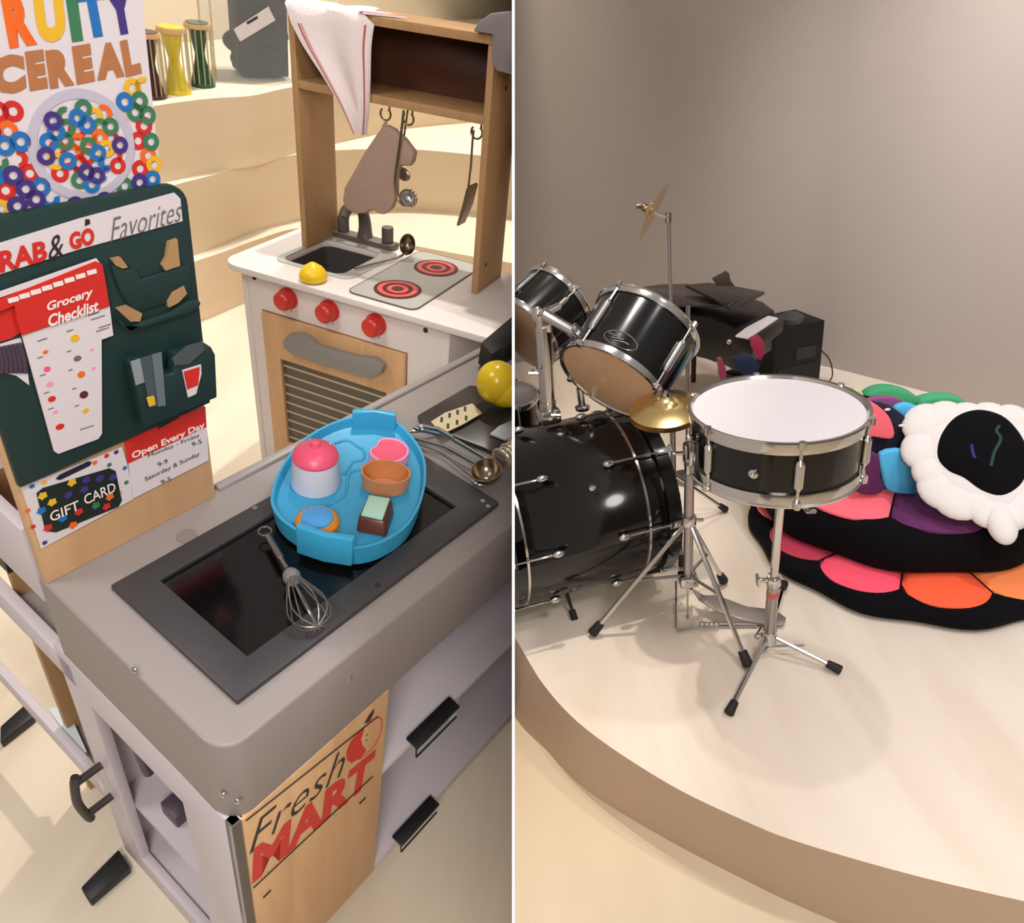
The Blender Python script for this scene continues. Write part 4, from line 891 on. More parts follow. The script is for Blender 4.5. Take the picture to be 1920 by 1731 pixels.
# badge on the side facing the lens
cam_c = Vector((0, 0, HR)); rr_ = ray(MR, 1164, 637).normalized()
best = None
for i in range(4000):
    d_ = 1.2 + i * .0003; pp = cam_c + rr_ * d_; w_ = pp - tc; rad = (w_ - tax * w_.dot(tax)).length
    if rad < rT + .0005: best = pp; break
if best is None: best = tc + tax * LT * .5 - RF * rT
w_ = best - tc; nb = (w_ - tax * w_.dot(tax)).normalized(); ub = nb.cross(tax).normalized()
def wrap(du_, dz_, lift=.001):
    a = du_ / rT; base = tc + tax * ((best - tc).dot(tax) + dz_); return base + (nb * math.cos(a) - ub * math.sin(a)) * (rT + lift)
mb = MB(); mb.tube([wrap(.042 * math.cos(t * pi / 18), .020 * math.sin(t * pi / 18)) for t in range(36)], .0011, 6, closed=True); mb.build('badge_ring', m_chrome, e)
mb = MB()
for s_ in (0, 1, 2): mb.tube([wrap(.034 - .068 * i / 12, -.005 + .006 * s_ + .003 * math.sin(i * .5)) for i in range(2 + 3 * s_, 13 - 2 * (2 - s_))], .0018, 6)
mb.build('badge_mark', m_chrome, e)
# ---- left rack tom
tc2 = ry(1046, 566, 2.16); mp2 = (tc2 - cam_c).length / F; tax2 = camdir(.66, -.66, .32)
e = empty('rack_tom', tc2 - tax2 * .14, 'black rack tom cut by the left partition, above the tom holder', 'drum')
drum(e, tc2 - tax2 * .15, tax2, 74 * mp2, .15, m_shell, m_head, m_clearhead, lugs=6, phase=.2, hint=camdir(.7, .7, 0))
# ---- floor tom behind, partly seen at the left
fc = ry(930, 745, 2.15); e = empty('floor_tom', Vector((fc.x, fc.y, 0)), 'grey-topped floor tom behind the bass drum at the partition', 'drum')
drum(e, Vector((fc.x, fc.y, fc.z - .22)), UP, .125, .22, m_shell, mat('grey_drum_skin', '9a9494', .4), m_clearhead, lugs=6, phase=.5)
for a in (.3, 2.4, 4.5):
    q = Vector((fc.x + .135 * math.cos(a), fc.y + .135 * math.sin(a), 0)); mb = MB(); mb.cyl(q, q + UP * fc.z * .9, .006, n=10); mb.build('leg', m_chrome, e)

# ---- snare
sc0 = Vector((.561, 1.375, .641)); sax = camdir(.035, -1.0, -.405); tilt = (UP * 1 + RX * .0).normalized()
hub = ra(1440, 1195, .05)
sc1 = ron(1457, 767, Vector((0, 1.35, 0)), Vector((0, 1, 0))); ms = (sc1 - cam_c).length / F
rS = 152 * ms / 1.035
sn = empty('snare_drum', sc1 - UP * .13, 'black snare drum with white skin and chrome hoops on its tripod stand', 'drum')
sax = (UP + RX * .01).normalized(); LS = .118
drum(sn, sc1 - sax * LS, sax, rS, LS, m_shell, m_head, m_head, lugs=6, hoopw=.024, phase=phase_at(1497, 890, sc1 - sax * LS, sax, rS, Vector((0, 1, 0))), hint=Vector((0, 1, 0)), lugsz=1.25)
rr_ = ray(MR, 1413, 888).normalized()
for i in range(4000):
    pp = cam_c + rr_ * (.9 + i * .0003)
    if math.hypot(pp.x - sc1.x, pp.y - sc1.y) < rS: break
nb2 = Vector((pp.x - sc1.x, pp.y - sc1.y, 0)).normalized(); mb = MB(); mb.lathe([(.009, 0), (.009, .003), (.004, .0045), (.004, .002)], pp, nb2, 20); mb.build('air_vent', m_chrome, sn)
# throw-off at the left side
q = ry(1288, 850, sc1.y); mb = MB(); mb.box(q + RX * .012, .02, .02, .05); mb.box(q + RX * .004 - UP * .03, .014, .014, .03); mb.cyl(q - RX * .002 + UP * .035, q + RX * .012 + UP * .035, .007, n=12); mb.build('strainer', m_chrome, sn, bevel=.003)
# stand
ss = empty('snare_stand', Vector((hub.x, hub.y, 0)), 'chrome tripod snare stand with black rubber feet in front of the cushions', 'drum stand')
tp = ry(1463, 950, sc1.y); bt = Vector((hub.x, hub.y, .035))
bt = ra(1441, 1200, .045); md = tp.lerp(bt, .52)
mb = MB(); mb.cyl(tp, md, .0095, n=18); mb.cyl(tp, Vector((tp.x, tp.y, sc1.z - LS - .03)), .012, n=18); mb.build('upper_tube', m_chrome, ss)
mb = MB(); mb.cyl(md, bt, .0135, n=18); mb.build('lower_tube', m_steel, ss)
mb = MB(); mb.cyl(tp.lerp(bt, .60), tp.lerp(bt, .635), .0142, n=18); mb.build('red_sleeve', m_redband, ss)
mb = MB(); mb.cyl(md - (tp - bt).normalized() * .012, md + (tp - bt).normalized() * .012, .0165, n=18); mb.cyl(md - RX * .012, md - RX * .038, .006, n=10); mb.box(md - RX * .036, .006, .02, .026); mb.build('clamp', m_chrome, ss, bevel=.002)
mb = MB(); hb_ = Vector((tp.x, tp.y, sc1.z - LS - .034))
for a in (.5, 2.6, 4.7):
    d = Vector((math.cos(a), math.sin(a), 0)); mb.tube([hb_, hb_ + d * rS * .85 - UP * .004, hb_ + d * rS * 1.0 + UP * .012], .005, 8)
mb.build('basket', m_chrome, ss)
mb = MB(); mb.cyl(bt - UP * .006, bt + UP * .03, .019, n=18); mb.box(bt + UP * .022 - RX * .022, .012, .008, .036, Matrix.Rotation(.5, 3, 'Y')); mb.build('hub', m_chrome, ss, bevel=.002)
def leg(e, a, b, rad=.0055, tip=.03, tr=.0115, par=None):
    t = (b - a).normalized(); mb = MB(); mb.tube([a, b - t * tip * .6], rad, 10); l = mb.build('leg', m_chrome, e)
    mb = MB(); mb.cyl(b - t * tip, b + t * .004, tr * .8, tr, n=14); mb.build('rubber_foot', m_rubber, l, bevel=.002); return l
for (x, y, s) in ((1368, 1335, (1433, 1222)), (1574, 1256, (1466, 1184)), (1470, 1095, (1450, 1180))):
    b = ra(x, y, .012); leg(ss, bt + (Vector((b.x, b.y, 0)) - Vector((bt.x, bt.y, 0))).normalized() * .014 + UP * .012, b)
for (x, y) in ((1415, 1238), (1508, 1210)):
    q = ra(x, y, .028 if x < 1450 else .03); mb = MB(); mb.cyl(bt + UP * .0 - Vector((0, 0, .02)), q, .003, n=8); mb.build('brace', m_steel, ss)

# ---- hi-hat stand
hc = ra(1289, 1172, .0); hcx = Vector((hc.x, hc.y, 0))
hh = empty('hi_hat_stand', hcx, 'chrome hi-hat stand with brass cymbals, tripod legs and foot pedal', 'drum stand')
def hv(px, py): return Vector((hc.x, hc.y, hz(hcx, px, py, MR, HR)))
z_c = on(1262, 757, hcx, Vector((hc.x, hc.y, 0)).normalized(), MR, HR).z
hz_ = lambda py: on(1290, py, hcx, Vector((hc.x, hc.y, 0)).normalized(), MR, HR).z
zh0, zh1, zcl = hz_(1086), hz_(868), hz_(770)
V3 = lambda z, dx=0., dy=0.: Vector((hc.x + dx, hc.y + dy, z))
mb = MB(); mb.cyl(V3(zh0), V3(zh1), .0115, n=18); mb.build('lower_tube', m_steel, hh)
mb = MB(); mb.cyl(V3(zh1 + .004), V3(zh1 - .006), .0128, n=18); mb.build('red_sleeve', m_redband, hh)
mb = MB(); mb.cyl(V3(zh1), V3(zh1 + .05), .015, n=18); mb.box(V3(zh1 + .03) + RX * .025, .03, .014, .03); mb.cyl(V3(zh1 + .025) - RX * .01, V3(zh1 + .025) - RX * .04, .005, n=10); mb.build('clamp', m_chrome, hh, bevel=.002)
mb = MB(); mb.cyl(V3(zh1), V3(zcl - .01), .0085, n=16); mb.build('upper_tube', m_chrome, hh)
ccy = ry(1249, 770, hc.y); ccx = Vector((ccy.x, ccy.y, zcl)); ca = (UP + RX * -.10 + Vector((0, -.12, 0))).normalized()
prof = [(.082, 0), (.068, .006), (.045, .012), (.030, .014), (.024, .022), (.012, .028), (.004, .029)]
mb = MB(); mb.lathe(prof + [(.004, .0275), (.012, .0265), (.023, .0205), (.030, .0125), (.068, .0045)], ccx + UP * .012, ca, 48, cap=False); mb.build('top_cymbal', m_brass, hh)
mb = MB(); mb.lathe([(a, -b) for a, b in prof], ccx, ca, 48, cap=False); mb.build('bottom_cymbal', m_brass, hh)
mb = MB(); mb.cyl(ccx, ccx + UP * .055, .004, n=10); mb.cyl(ccx + UP * .04, ccx + UP * .05, .008, n=14); mb.build('pull_rod', m_chrome, hh)
col = V3(hz_(975)); mb = MB(); mb.cyl(col - UP * .012, col + UP * .012, .018, n=18); mb.cyl(col, col + RX * .035, .005, n=10); mb.build('collar', m_chrome, hh, bevel=.002)
for (x, y) in ((1112, 1186), (1402, 1246), (1356, 1088)):
    b = ra(x, y, .014); l = leg(hh, col, b, .006, .034, .0135)
    m_ = col.lerp(b, .52); mb = MB(); mb.cyl(V3(zh0 + .012), m_, .0038, n=8); mb.build('brace', m_steel, hh)
mb = MB(); mb.box(V3(zh0), .045, .04, .03); mb.cyl(V3(zh0 - .02), V3(zh0 - .005), .012, n=12); mb.build('hub', m_chrome, hh, bevel=.004)
mb = MB(); fr = [ra(x, y, .01) for x, y in ((1270, 1183), (1300, 1176), (1345, 1172), (1420, 1172))]; mb.tube([ra(1268, 1090, .07), ra(1268, 1178, .01)], .003, 8); mb.tube(fr, .0045, 8); mb.tube([V3(zh0), V3(.02)], .003, 8); mb.build('pedal_frame', m_chrome, hh)
pl = [ra(x, y, z) for x, y, z in ((1296, 1102, .055), (1320, 1116, .052), (1345, 1116, .05), (1400, 1137, .035), (1452, 1143, .02), (1474, 1158, .016), (1470, 1172, .014), (1440, 1172, .014), (1385, 1160, .028), (1345, 1146, .04), (1310, 1124, .05))]
mb = MB(); mb.prism(pl, UP * -.004); mb.build('foot_pedal', mat('grey_cast_metal', '8f8782', .4, .6), hh, bevel=.001)
mb = MB(); mb.tube([V3(zh0 - .01), ra(1296, 1104, .055)], .004, 6); mb.build('pedal_strap', m_rubber, hh)
mb = MB(); q = ra(1330, 1170, .02)
for i in range(4): mb.ball(q + RX * (i - 1.5) * .012, .007, .006, .006)
mb.build('chain', m_chrome, hh)

# ---- cymbal stand
kx = ry(1263, 880, 1.98); kb_ = Vector((kx.x, kx.y, 0))
cs = empty('cymbal_stand', kb_, 'tall thin cymbal stand rising behind the tom, its cymbal tipped up against the wall', 'drum stand')
ktop = ry(1254, 408, kx.y); kmid = ry(1258, 590, kx.y)
mb = MB(); mb.cyl(kmid, ktop, .0048, n=12); mb.build('upper_tube', m_steel, cs)
mb = MB(); mb.cyl(Vector((kx.x, kx.y, .12)), kmid, .0085, n=14); mb.build('lower_tube', m_steel, cs)
mb = MB(); mb.cyl(kmid - UP * .014, kmid + UP * .014, .013, n=14); mb.cyl(kmid, kmid + RX * .03, .004, n=8); mb.build('clamp', m_chrome, cs, bevel=.002)
mb = MB(); kc = ry(1226, 398, kx.y); mb.cyl(ktop - UP * .012, ktop + UP * .012, .009, n=14); mb.cyl(ktop, kc, .004, n=8); mb.build('tilter', m_chrome, cs)
kn = camdir(-.86, -.46, .10)
mb = MB(); mb.lathe([(.078, 0), (.05, .007), (.024, .010), (.018, .019), (.004, .024), (.004, .022), (.016, .017), (.022, .008), (.05, .005)], kc, kn, 44, cap=False); mb.build('cymbal', m_brass, cs)
mb = MB(); mb.cyl(kc + kn * .018, kc + kn * .032, .010, n=12); q = kc + kn * .036; mb.box(q, .026, .006, .012); mb.build('wing_nut', m_dsteel, cs, bevel=.001)
for a in (.4, 2.5, 4.6):
    q = kb_ + Vector((math.cos(a), math.sin(a), 0)) * .2 + UP * .012; leg(cs, Vector((kx.x, kx.y, .2)), q)

# cream clamp block on the rear hoop of the bass drum
q = c0 + bx * .44 - bn * .19 + UP * -.04; mb = MB(); mb.box(ry(1262, 935, q.y), .032, .03, .05); mb.build('clamp_block', mat('cream_felt_block', 'd8c8b4', .7), bass, bevel=.003)

# ---- toy grand piano
yp = 2.55; pp_ = lambda x, y, d=0.: ry(x, y, yp + d)
pn = empty('toy_grand_piano', Vector((pp_(1330, 640).x, yp + .1, 0)), 'black toy grand piano with white keys and open lid by the wall', 'piano')
zk_ = pp_(1395, 632).z
A0, A1, A2, A3, A4 = ra(1225, 628, zk_ + .03), ra(1310, 592, zk_ + .03), ra(1385, 640, zk_ + .03), ra(1455, 592, zk_ + .03), ra(1360, 560, zk_ + .03)
body = [ra(x, y, zk_ + .012) for x, y in ((1240, 560), (1280, 590), (1325, 598), (1366, 610), (1384, 618), (1452, 582), (1430, 566), (1380, 548), (1300, 536), (1255, 540))]
bh = .16
mb = MB(); mb.prism([p - UP * bh for p in body], UP * bh); mb.build('case', m_piano, pn, bevel=.004)
ku = [ra(x, y, zk_ + .004) for x, y in ((1379, 629), (1403, 634), (1459, 596), (1432, 589))]
mb = MB(); kk = [ra(x, y, zk_ - .001) for x, y in ((1374, 630), (1412, 640), (1470, 598), (1440, 584))]; mb.prism([p - UP * .05 for p in kk], UP * .05); kbed = mb.build('key_bed', m_piano, pn, bevel=.002)
for i in range(14):
    a, b = i / 14, (i + .88) / 14; q = [ku[0].lerp(ku[3], a), ku[1].lerp(ku[2], a), ku[1].lerp(ku[2], b), ku[0].lerp(ku[3], b)]
    mb = MB(); mb.prism(q, UP * -.006); mb.build('key', m_keys, kbed)
mb = MB(); ld = [ra(x, y, zk_ + .045) for x, y in ((1183, 541), (1262, 572), (1368, 572), (1340, 552), (1290, 532), (1240, 533))]; mb.prism(ld, UP * -.008); mb.build('front_lid', mat('reflective_grey_lid', '3e3a36', .2, .2), pn, bevel=.001)
mb = MB(); ld = [ra(x, y, zk_ + .075) for x, y in ((1285, 534), (1330, 530), (1380, 537), (1434, 547), (1406, 562), (1372, 580), (1340, 560))]; mb.prism(ld, UP * -.01); mb.build('raised_lid', mat('brown_black_lid', '241f1b', .3), pn, bevel=.001)
mb = MB(); ld = [pp_(x, y, .25) for x, y in ((1336, 523), (1362, 509), (1367, 512), (1370, 526), (1378, 537), (1345, 536))]; mb.prism(ld, Vector((0, .012, 0))); mb.build('music_rest', mat('dark_taupe_board', '3a3029', .6), pn, bevel=.001)
mb = MB(); mb.tube([pp_(1385, 558), pp_(1366, 574)], .006, 8); mb.build('lid_prop', m_black, pn)
for x, y in ((1300, 715), (1395, 700), (1250, 690)):
    g_ = ra(x, y, 0) if x != 1300 else ra(1300, 716, 0); mb = MB(); mb.cyl(Vector((g_.x, g_.y, 0)), Vector((g_.x, g_.y, zk_ - .08)), .011, .014, n=12); mb.build('leg', m_darkleg, pn)
mb = MB(); mb.ball(pp_(1367, 641, -.1), .009); mb.build('round_stud', m_chrome, pn)
# slim chrome post in front of the piano
g_ = ry(1290, 700, 2.3); e = empty('slim_post', Vector((g_.x, g_.y, 0)), 'slim chrome post standing just in front of the piano', 'stand')
mb = MB(); mb.cyl(Vector((g_.x, g_.y, 0)), ry(1290, 574, 2.3), .007, n=12); mb.build('tube', m_steel, e)
mb = MB(); mb.lathe([(.06, 0), (.06, .006), (.01, .012)], Vector((g_.x, g_.y, 0)), UP, 28); mb.build('base', m_steel, e)

# ---- black speaker cabinet
g0, g1 = ra(1455, 740, 0), ra(1536, 722, 0); zt_ = hz(g1, 1537, 600, MR, HR)
du = (g1 - g0).normalized(); dn = Vector((-du.y, du.x, 0)); w_ = (g1 - g0).length * 1.12; o_ = g1 - du * w_
sp2 = empty('speaker_cabinet', (o_ + g1) / 2, 'tall black speaker cabinet against the wall right of the piano', 'speaker')
mb = MB(); mb.prism([o_, g1, g1 + dn * .2, o_ + dn * .2], UP * zt_); mb.build('cabinet', mat('black_vinyl_cabinet', '100d0c', .5, spec=.3), sp2, bevel=.006)
f_ = lambda a, z, off=.003: o_ + du * a * w_ + UP * z * zt_ - dn * off
mb = MB(); mb.prism([f_(.45, .48), f_(.85, .48), f_(.85, .66), f_(.45, .66)], dn * .002); mb.build('control_plate', m_black, sp2)
mb = MB(); mb.prism([f_(.1, .05), f_(.9, .05), f_(.9, .4), f_(.1, .4)], dn * .002); mb.build('grille', mat('black_grille', '0c0b0b', .8), sp2)
mb = MB(); q = f_(.5, 1, -.06); mb.lathe([(.05, 0), (.05, .02), (.03, .035), (.0, .04)], q, UP, 28); mb.build('round_cap', m_dgrey, sp2)
mb = MB(); mb.tube(spline([g1 + dn * .03 + UP * zt_ * .55 + du * .001, g1 + UP * zt_ * .42 + du * .03, g1 + UP * zt_ * .25 + du * .055, g1 + UP * zt_ * .1 + du * .062, g1 + UP * .004 + du * .05], 6), .003, 6); mb.build('cable', m_rubber, sp2)
# ---- dark toy bag with crimson sides under the keys
tb = empty('toy_stool', pp_(1400, 700, -.15), 'low dark stool with crimson and navy panels under the piano keys', 'stool')
yq = 2.42
mb = MB(); q = [ra(x, y, .16) for x, y in ((1352, 696), (1385, 708), (1425, 700), (1395, 684))]; mb.prism([p - UP * .16 for p in q], UP * .16); mb.build('seat_block', m_black, tb, bevel=.01)
mb = MB(); q = [ry(x, y, yq) for x, y in ((1408, 636), (1424, 630), (1432, 640), (1433, 665), (1426, 678), (1417, 664), (1411, 652))]; mb.prism(q, Vector((0, .02, 0))); mb.build('crimson_panel', mat('crimson_panel', 'a8264a', .5), tb, bevel=.002)
mb = MB(); q = [ry(x, y, yq - .05) for x, y in ((1347, 674), (1354, 672), (1362, 695), (1362, 712), (1350, 712))]; mb.prism(q, Vector((0, .02, 0))); mb.build('rose_panel', mat('rose_panel', '9c3c58', .5), tb)
mb = MB(); q = [ry(x, y, yq - .08) for x, y in ((1376, 672), (1410, 668), (1426, 684), (1420, 702), (1398, 708), (1380, 690))]; mb.prism(q, Vector((0, .03, 0))); mb.build('navy_panel', m_navy, tb, bevel=.004)

# ---- floor cushions
def petal(name, c, n, up_, a, half, r0, r1, z0, zh, m, par, seg=14, rad=8, bulge=.12):
    """Puffed petal: a wedge from r0 to r1 with a rounded outer edge, raised by zh; the frame is (u,v,n) at c."""
    u, v, _ = basis(n, up_); mb = MB(); P = []
    for j in range(rad + 1):
        s = j / rad
        for i in range(seg + 1):
            t = -1 + 2 * i / seg; rr_ = r0 + (r1 * (1 - bulge * abs(t) ** 2.5) - r0) * s; al = a + half * t
            e_ = (1 - abs(t) ** 4) * (1 - abs(2 * s - 1) ** 4); P.append(c + u * rr_ * math.cos(al) + v * rr_ * math.sin(al) + n * (z0 + zh * max(e_, 0) ** .5))
    N = seg + 1; fs = [(j * N + i, j * N + i + 1, (j + 1) * N + i + 1, (j + 1) * N + i) for j in range(rad) for i in range(seg)]
    mb.add(P, fs); b = len(P)
    und = [p - n * .006 for p in P]; mb.add(und, [f[::-1] for f in fs])
    rim = [(i, 0) for i in range(N)] + [(N - 1, j) for j in range(1, rad + 1)] + [(i, rad) for i in range(N - 2, -1, -1)] + [(0, j) for j in range(rad - 1, 0, -1)]
    ids = [j * N + i for i, j in rim]; mb.f += [[ids[k], ids[(k + 1) % len(ids)], b + ids[(k + 1) % len(ids)], b + ids[k]] for k in range(len(ids))]; mb.m += [0] * len(ids)
    return mb.build(name, m, par, angle=60)
def disc(c, n, r, t, m, name, par, sag=.0, wav=0, k=10, hint=Vector((0, 1, 0))):
    mb = MB(); u, v, _ = basis(n, hint); seg = 96; pf = [(.0, 0), (.9, 0), (.97, .06), (.995, .2), (1.0, .5), (.995, .78), (.975, .93), (.93, 1.0), (.4, 1.0), (0, 1.0)]; vs = []
    for a_, z in pf:
        for i in range(seg):
            al = 2 * pi * i / seg; q = r * max(a_, 1e-4) * (1 + (wav * math.cos(k * al) if a_ > .5 else 0)); vs.append(c + (u * math.cos(al) + v * math.sin(al)) * q + n * z * t)
    N = len(pf); mb.add(vs, [(j * seg + i, j * seg + (i + 1) % seg, (j + 1) * seg + (i + 1) % seg, (j + 1) * seg + i) for j in range(N - 1) for i in range(seg)])
    return mb.build(name, m, par, angle=70)
def cushion(c, n, r, t, cols, label, a0, half_k=.975, r0=.35, inner=None, wav=.02, name='floor_cushion'):
    e = empty(name, c, label, 'cushion'); n = n.normalized()
    disc(c, n, r, t, m_vb, 'base', e, wav=wav, k=len(cols)); K_ = len(cols)
    for i, k in enumerate(cols):
        petal('petal', c, n, Vector((0, 1, 0)), a0 + 2 * pi * i / K_, pi / K_ * half_k, r * r0, r * .965, t * 1.0, .012, m_pc[k], e)
    if inner:
        for i, k in enumerate(inner): petal('inner_petal', c, n, Vector((0, 1, 0)), a0 + .3 + 2 * pi * i / len(inner), pi / len(inner) * .9, r * .06, r * r0 * .95, t * 1.0, t * .14, m_pc[k], e)
    return e
def circ(pts, z):
    a, b, c = [ra(x, y, z) for x, y in pts]
    d = 2 * (a.x * (b.y - c.y) + b.x * (c.y - a.y) + c.x * (a.y - b.y))
    ux = ((a.x ** 2 + a.y ** 2) * (b.y - c.y) + (b.x ** 2 + b.y ** 2) * (c.y - a.y) + (c.x ** 2 + c.y ** 2) * (a.y - b.y)) / d
    uy = ((a.x ** 2 + a.y ** 2) * (c.x - b.x) + (b.x ** 2 + b.y ** 2) * (a.x - c.x) + (c.x ** 2 + c.y ** 2) * (b.x - a.x)) / d
    return Vector((ux, uy, z)), math.hypot(a.x - ux, a.y - uy)
c1, r1 = circ(((1415, 1020), (1600, 1150), (1900, 1180)), 0.0)
u_, v_, _ = basis(UP, Vector((0, 1, 0)))
def ang(c, px, py, z):
    p = ra(px, py, z) - c; return math.atan2(p.dot(v_), p.dot(u_))
aC = ang(c1, 1585, 1080, .11); aO = ang(c1, 1790, 1120, .11)
stp = (aO - aC); stp = (stp + pi) % (2 * pi) - pi
K1 = max(5, round(2 * pi / abs(stp))); sg = 1 if stp > 0 else -1
order = ['coral', 'orange', 'lorange', 'yellow', 'green', 'cyan', 'violet', 'purple', 'crimson', 'pink'][:K1 - 1] + ['crimson']
if sg < 0: order = [order[0]] + order[1:][::-1]
cushion(c1, UP, r1, .062, order, 'largest black floor cushion with coral and orange petals, lying flat on the stage', aC, r0=.45)
c2, r2 = circ(((1478, 1010), (1640, 1072), (1910, 1070)), .072)
n2 = UP
o2 = ['pink', 'purple', 'yellow', 'lorange', 'green', 'mint', 'cyan', 'violet', 'crimson']
if sg < 0: o2 = [o2[0]] + o2[1:][::-1]
cushion(c2, n2, r2, .132, o2, 'thick black floor cushion with pink and purple petals, middle of the stack', ang(c2, 1585, 940, .204), r0=.5, inner=['cyan', 'purple', 'navy', 'violet', 'cyan'])
# leaning cushion with navy centre
YP = ra(1690, 928, .218).y
c3 = ry(1660, 850, YP + .05); n3 = camdir(-.12, -.52, -.84)
e = empty('floor_cushion', c3, 'cushion with coral, navy and blue patches leaning back behind the snare drum', 'cushion')
disc(c3 + RF * .16 - RD * .04, n3, .13, .05, m_vb, 'base', e)
def patch(pts, y, m, nm, par, t=.02, bev=.008):
    mb = MB(); mb.prism([ry(x, yy, y) for x, yy in smooth2(pts)], Vector((0, t, .0))); return mb.build(nm, m, par, bevel=bev, segs=3, angle=60)
def smooth2(P):
    V = [Vector((x, y, 0)) for x, y in P]; return [(q.x, q.y) for q in smooth_loop(V, 3)]
patch([(1612, 757), (1632, 755), (1655, 768), (1672, 790), (1676, 822), (1640, 820), (1610, 812)], YP + .02, m_pc['pink'], 'coral_patch', e)
patch([(1630, 760), (1668, 762), (1706, 790), (1708, 812), (1694, 846), (1662, 852), (1618, 846), (1618, 812)], YP + .045, m_pc['navy'], 'navy_patch', e)
patch([(1652, 852), (1700, 846), (1712, 880), (1724, 924), (1690, 927), (1665, 920), (1655, 890)], YP, m_pc['cyan'], 'blue_patch', e)
patch([(1618, 850), (1650, 856), (1652, 895), (1660, 920), (1632, 930), (1600, 918), (1596, 880)], YP, m_pc['purple'], 'purple_patch', e)
patch([(1676, 768), (1700, 757), (1728, 768), (1735, 790), (1712, 800), (1690, 785)], YP + .07, m_pc['cyan'], 'sky_patch', e)
patch([(1622, 756), (1650, 746), (1690, 750), (1698, 765), (1670, 772), (1640, 766)], YP + .09, m_pc['violet'], 'violet_patch', e)
mb = MB()
for x, y in ((1664, 768), (1690, 798)): mb.ball(ry(x, y, YP + .035), .008, .004, .0035)
mb.build('white_dash', m_wfluff, e)
c4 = ry(1700, 790, 2.42)
e = empty('floor_cushion', c4, 'green-petalled cushion propped against the wall at the back of the pile', 'cushion')
n4 = camdir(0, -.75, -.66)
patch([(1620, 752), (1640, 732), (1672, 727), (1705, 735), (1728, 752), (1735, 775), (1700, 800), (1640, 790)], 2.30, m_pc['green'], 'green_petal', e, .05, .015)
patch([(1722, 758), (1755, 744), (1795, 745), (1822, 762), (1830, 790), (1780, 810), (1735, 800)], 2.28, m_pc['green'], 'green_petal', e, .05, .015)
patch([(1604, 735), (1616, 735), (1622, 750), (1618, 775), (1600, 775)], 2.26, m_pc['mint'], 'lime_petal', e, .04, .012)
disc(ry(1690, 850, 2.30), n4, .16, .05, m_vb, 'base', e)
# white petalled cushion
n5 = camdir(-.30, -.35, -.88); c5 = ron(1838, 850, ra(1880, 1000, .228), n5); m5 = (c5 - cam_c).length / F
n5 = n5; u5, v5, _ = basis(n5, RX)
wc = empty('flower_cushion', c5, 'white fluffy scalloped cushion with round black centre leaning on the pile at the right', 'cushion')
def cp(dx, dy, dn=0.): return c5 + RX * dx * m5 + RD * dy * m5 - RF * 0 + n5 * dn
def inpl(dx, dy):      # pixel offset from the centre, dropped onto the cushion's own plane
    return ron(1838 + dx, 850 + dy, c5, n5)
mb = MB(); pts = [inpl(x, y) for x, y in ((-84, 10), (-78, -30), (-50, -66), (-8, -80), (36, -70), (66, -44), (86, -8), (88, 34), (72, 66), (38, 84), (0, 74), (-34, 50), (-64, 36))]
lp = smooth_loop(pts, 4); cc_ = sum(lp, Vector()) / len(lp); vs = []; rg = [(1, -.01), (1.0, .004), (.96, .016), (.85, .026), (.6, .036), (.3, .041), (.02, .042)]
for k_, h_ in rg: vs += [cc_ + (p - cc_) * k_ + n5 * h_ for p in lp]
n_ = len(lp); mb.add(vs, [(j * n_ + i, j * n_ + (i + 1) % n_, (j + 1) * n_ + (i + 1) % n_, (j + 1) * n_ + i) for j in range(len(rg) - 1) for i in range(n_)] + [list(range((len(rg) - 1) * n_, len(rg) * n_))])
mb.build('black_centre', m_vb, wc, angle=80)
R5 = Matrix((u5, v5, n5)).transposed()
pet = [(-104, -58, 40), (-112, -8, 36), (-94, 34, 32), (-72, 66, 40), (-40, 84, 42), (-6, 92, 34), (24, 108, 34), (58, 118, 28), (82, 96, 32), (100, 62, 34), (104, 10, 34), (92, -40, 34), (62, -62, 34), (18, -70, 32), (-28, -68, 34), (-70, -66, 38)]
mb = MB(); lp2 = smooth_loop([inpl(x, y) for x, y in ((-100, -50), (-104, -5), (-86, 40), (-55, 78), (-10, 92), (40, 110), (76, 96), (106, 50), (110, 0), (96, -46), (50, -78), (0, -86), (-60, -80))], 4); c_ = sum(lp2, Vector()) / len(lp2); vs = []
for k_, h_ in ((.3, -.05), (.9, -.045), (1.0, -.02), (.98, .0), (.85, .012), (.5, .012), (.02, .012)): vs += [c_ + (p - c_) * k_ + n5 * h_ for p in lp2]
n_ = len(lp2); mb.add(vs, [(j * n_ + i, j * n_ + (i + 1) % n_, (j + 1) * n_ + (i + 1) % n_, (j + 1) * n_ + i) for j in range(6) for i in range(n_)] + [list(range(6 * n_, 7 * n_))])
mb.build('body', m_wfluff, wc, angle=80)
for x, y, s_ in pet:
    p = inpl(x, y); d = (p - inpl(0, 0)).normalized(); sd = n5.cross(d).normalized(); mb = MB(); k_ = s_ * m5
    mb.ball(p - n5 * .008, k_ * .82, k_ * .95, .022, Matrix((d, sd, n5)).transposed(), 12, 20); mb.build('white_petal', m_wfluff, wc, angle=80)
mb = MB(); mb.ball(inpl(40, 132) - n5 * .0, 34 * m5, 21 * m5, .024, Matrix(((inpl(46, 150) - inpl(34, 110)).normalized(), n5.cross((inpl(46, 150) - inpl(34, 110)).normalized()), n5)).transposed()); mb.build('white_petal', m_wfluff, wc, angle=80)
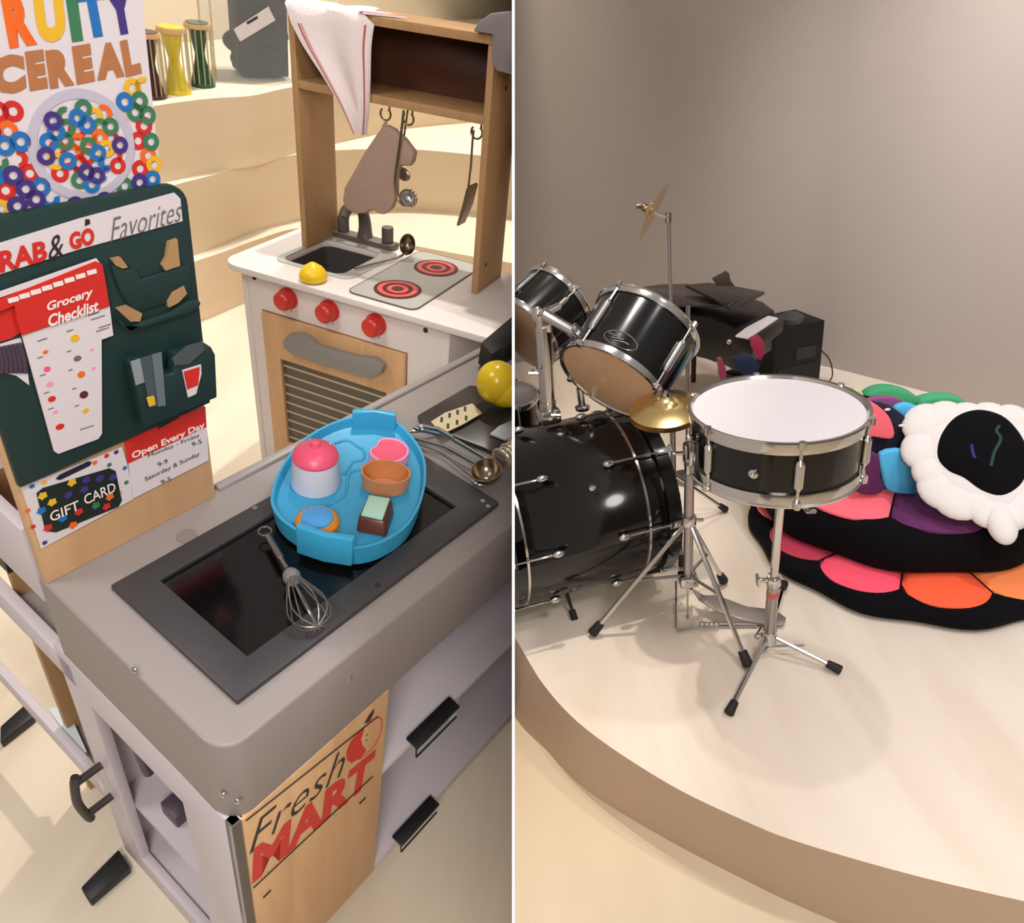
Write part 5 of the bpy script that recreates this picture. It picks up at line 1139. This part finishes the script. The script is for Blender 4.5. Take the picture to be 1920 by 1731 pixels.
mb = MB(); s3_ = [inpl(x, y) + n5 * .040 for x, y in ((28, -40), (22, -30), (30, -15), (18, 10), (12, 35))]; mb.tube(spline(s3_, 4), .004, 6); mb.build('green_stitching', m_stripe_g, wc)
mb = MB(); s3_ = [inpl(x, y) + n5 * .041 for x, y in ((-24, -5), (-20, 15), (-16, 20))]; mb.tube(spline(s3_, 4), .004, 6); mb.build('blue_stitching', m_stripe_b, wc)
# ================================================================== finish: tilt the music corner, part the rooms
bpy.context.view_layer.update()
for o, s in ALL:
    if s == 'R' and o.parent is None: o.matrix_world = X_RIGHT @ o.matrix_world
bpy.context.view_layer.update()
# the partition between the two rooms, seen edge-on
cx, cy, cz = ML.col[0].copy(), ML.col[1].copy(), ML.col[2].copy(); EYE = Vector((0, 0, HL))
SH = 2.5 / F; nrm = (cx - cz * SH).normalized()      # its plane goes through the lens
HT = .0011
fwd = (cz + cx * SH).normalized()
SIDE[0] = 'P'
mb = MB(); D0, D1 = .62, 9.0
c0_ = [EYE + fwd * d + cy * y for d, y in ((D0, D0 * .9), (D1, 7.0), (D1, -9.0), (D0, -D0 * .9))]
mb.prism([p - nrm * HT for p in c0_], nrm * 2 * HT)
mb.build('wall_partition', m_part, kind='structure', label='thin white partition seen edge-on between the toy shop and the music corner')
def clip(o, no, co):
    me = o.data; inv = o.matrix_world.inverted(); bm = bmesh.new(); bm.from_mesh(me)
    c = inv @ co; n = (o.matrix_world.to_3x3().transposed() @ no).normalized()
    r = bmesh.ops.bisect_plane(bm, geom=bm.verts[:] + bm.edges[:] + bm.faces[:], plane_co=c, plane_no=n, clear_outer=True, clear_inner=False)
    ed = [g for g in r['geom_cut'] if isinstance(g, bmesh.types.BMEdge) and len(g.link_faces) < 2]
    if ed:
        try: bmesh.ops.holes_fill(bm, edges=ed, sides=0)
        except Exception: pass
    if not bm.faces: bm.free(); bpy.data.objects.remove(o); return
    bm.to_mesh(me); bm.free()
for o, s in ALL:
    if s == 'P' or o.type != 'MESH': continue
    no = nrm if s == 'L' else -nrm; co = EYE - no * (HT + .0004)
    if any((o.matrix_world @ Vector(b) - co).dot(no) > 0 for b in o.bound_box): clip(o, no, co)
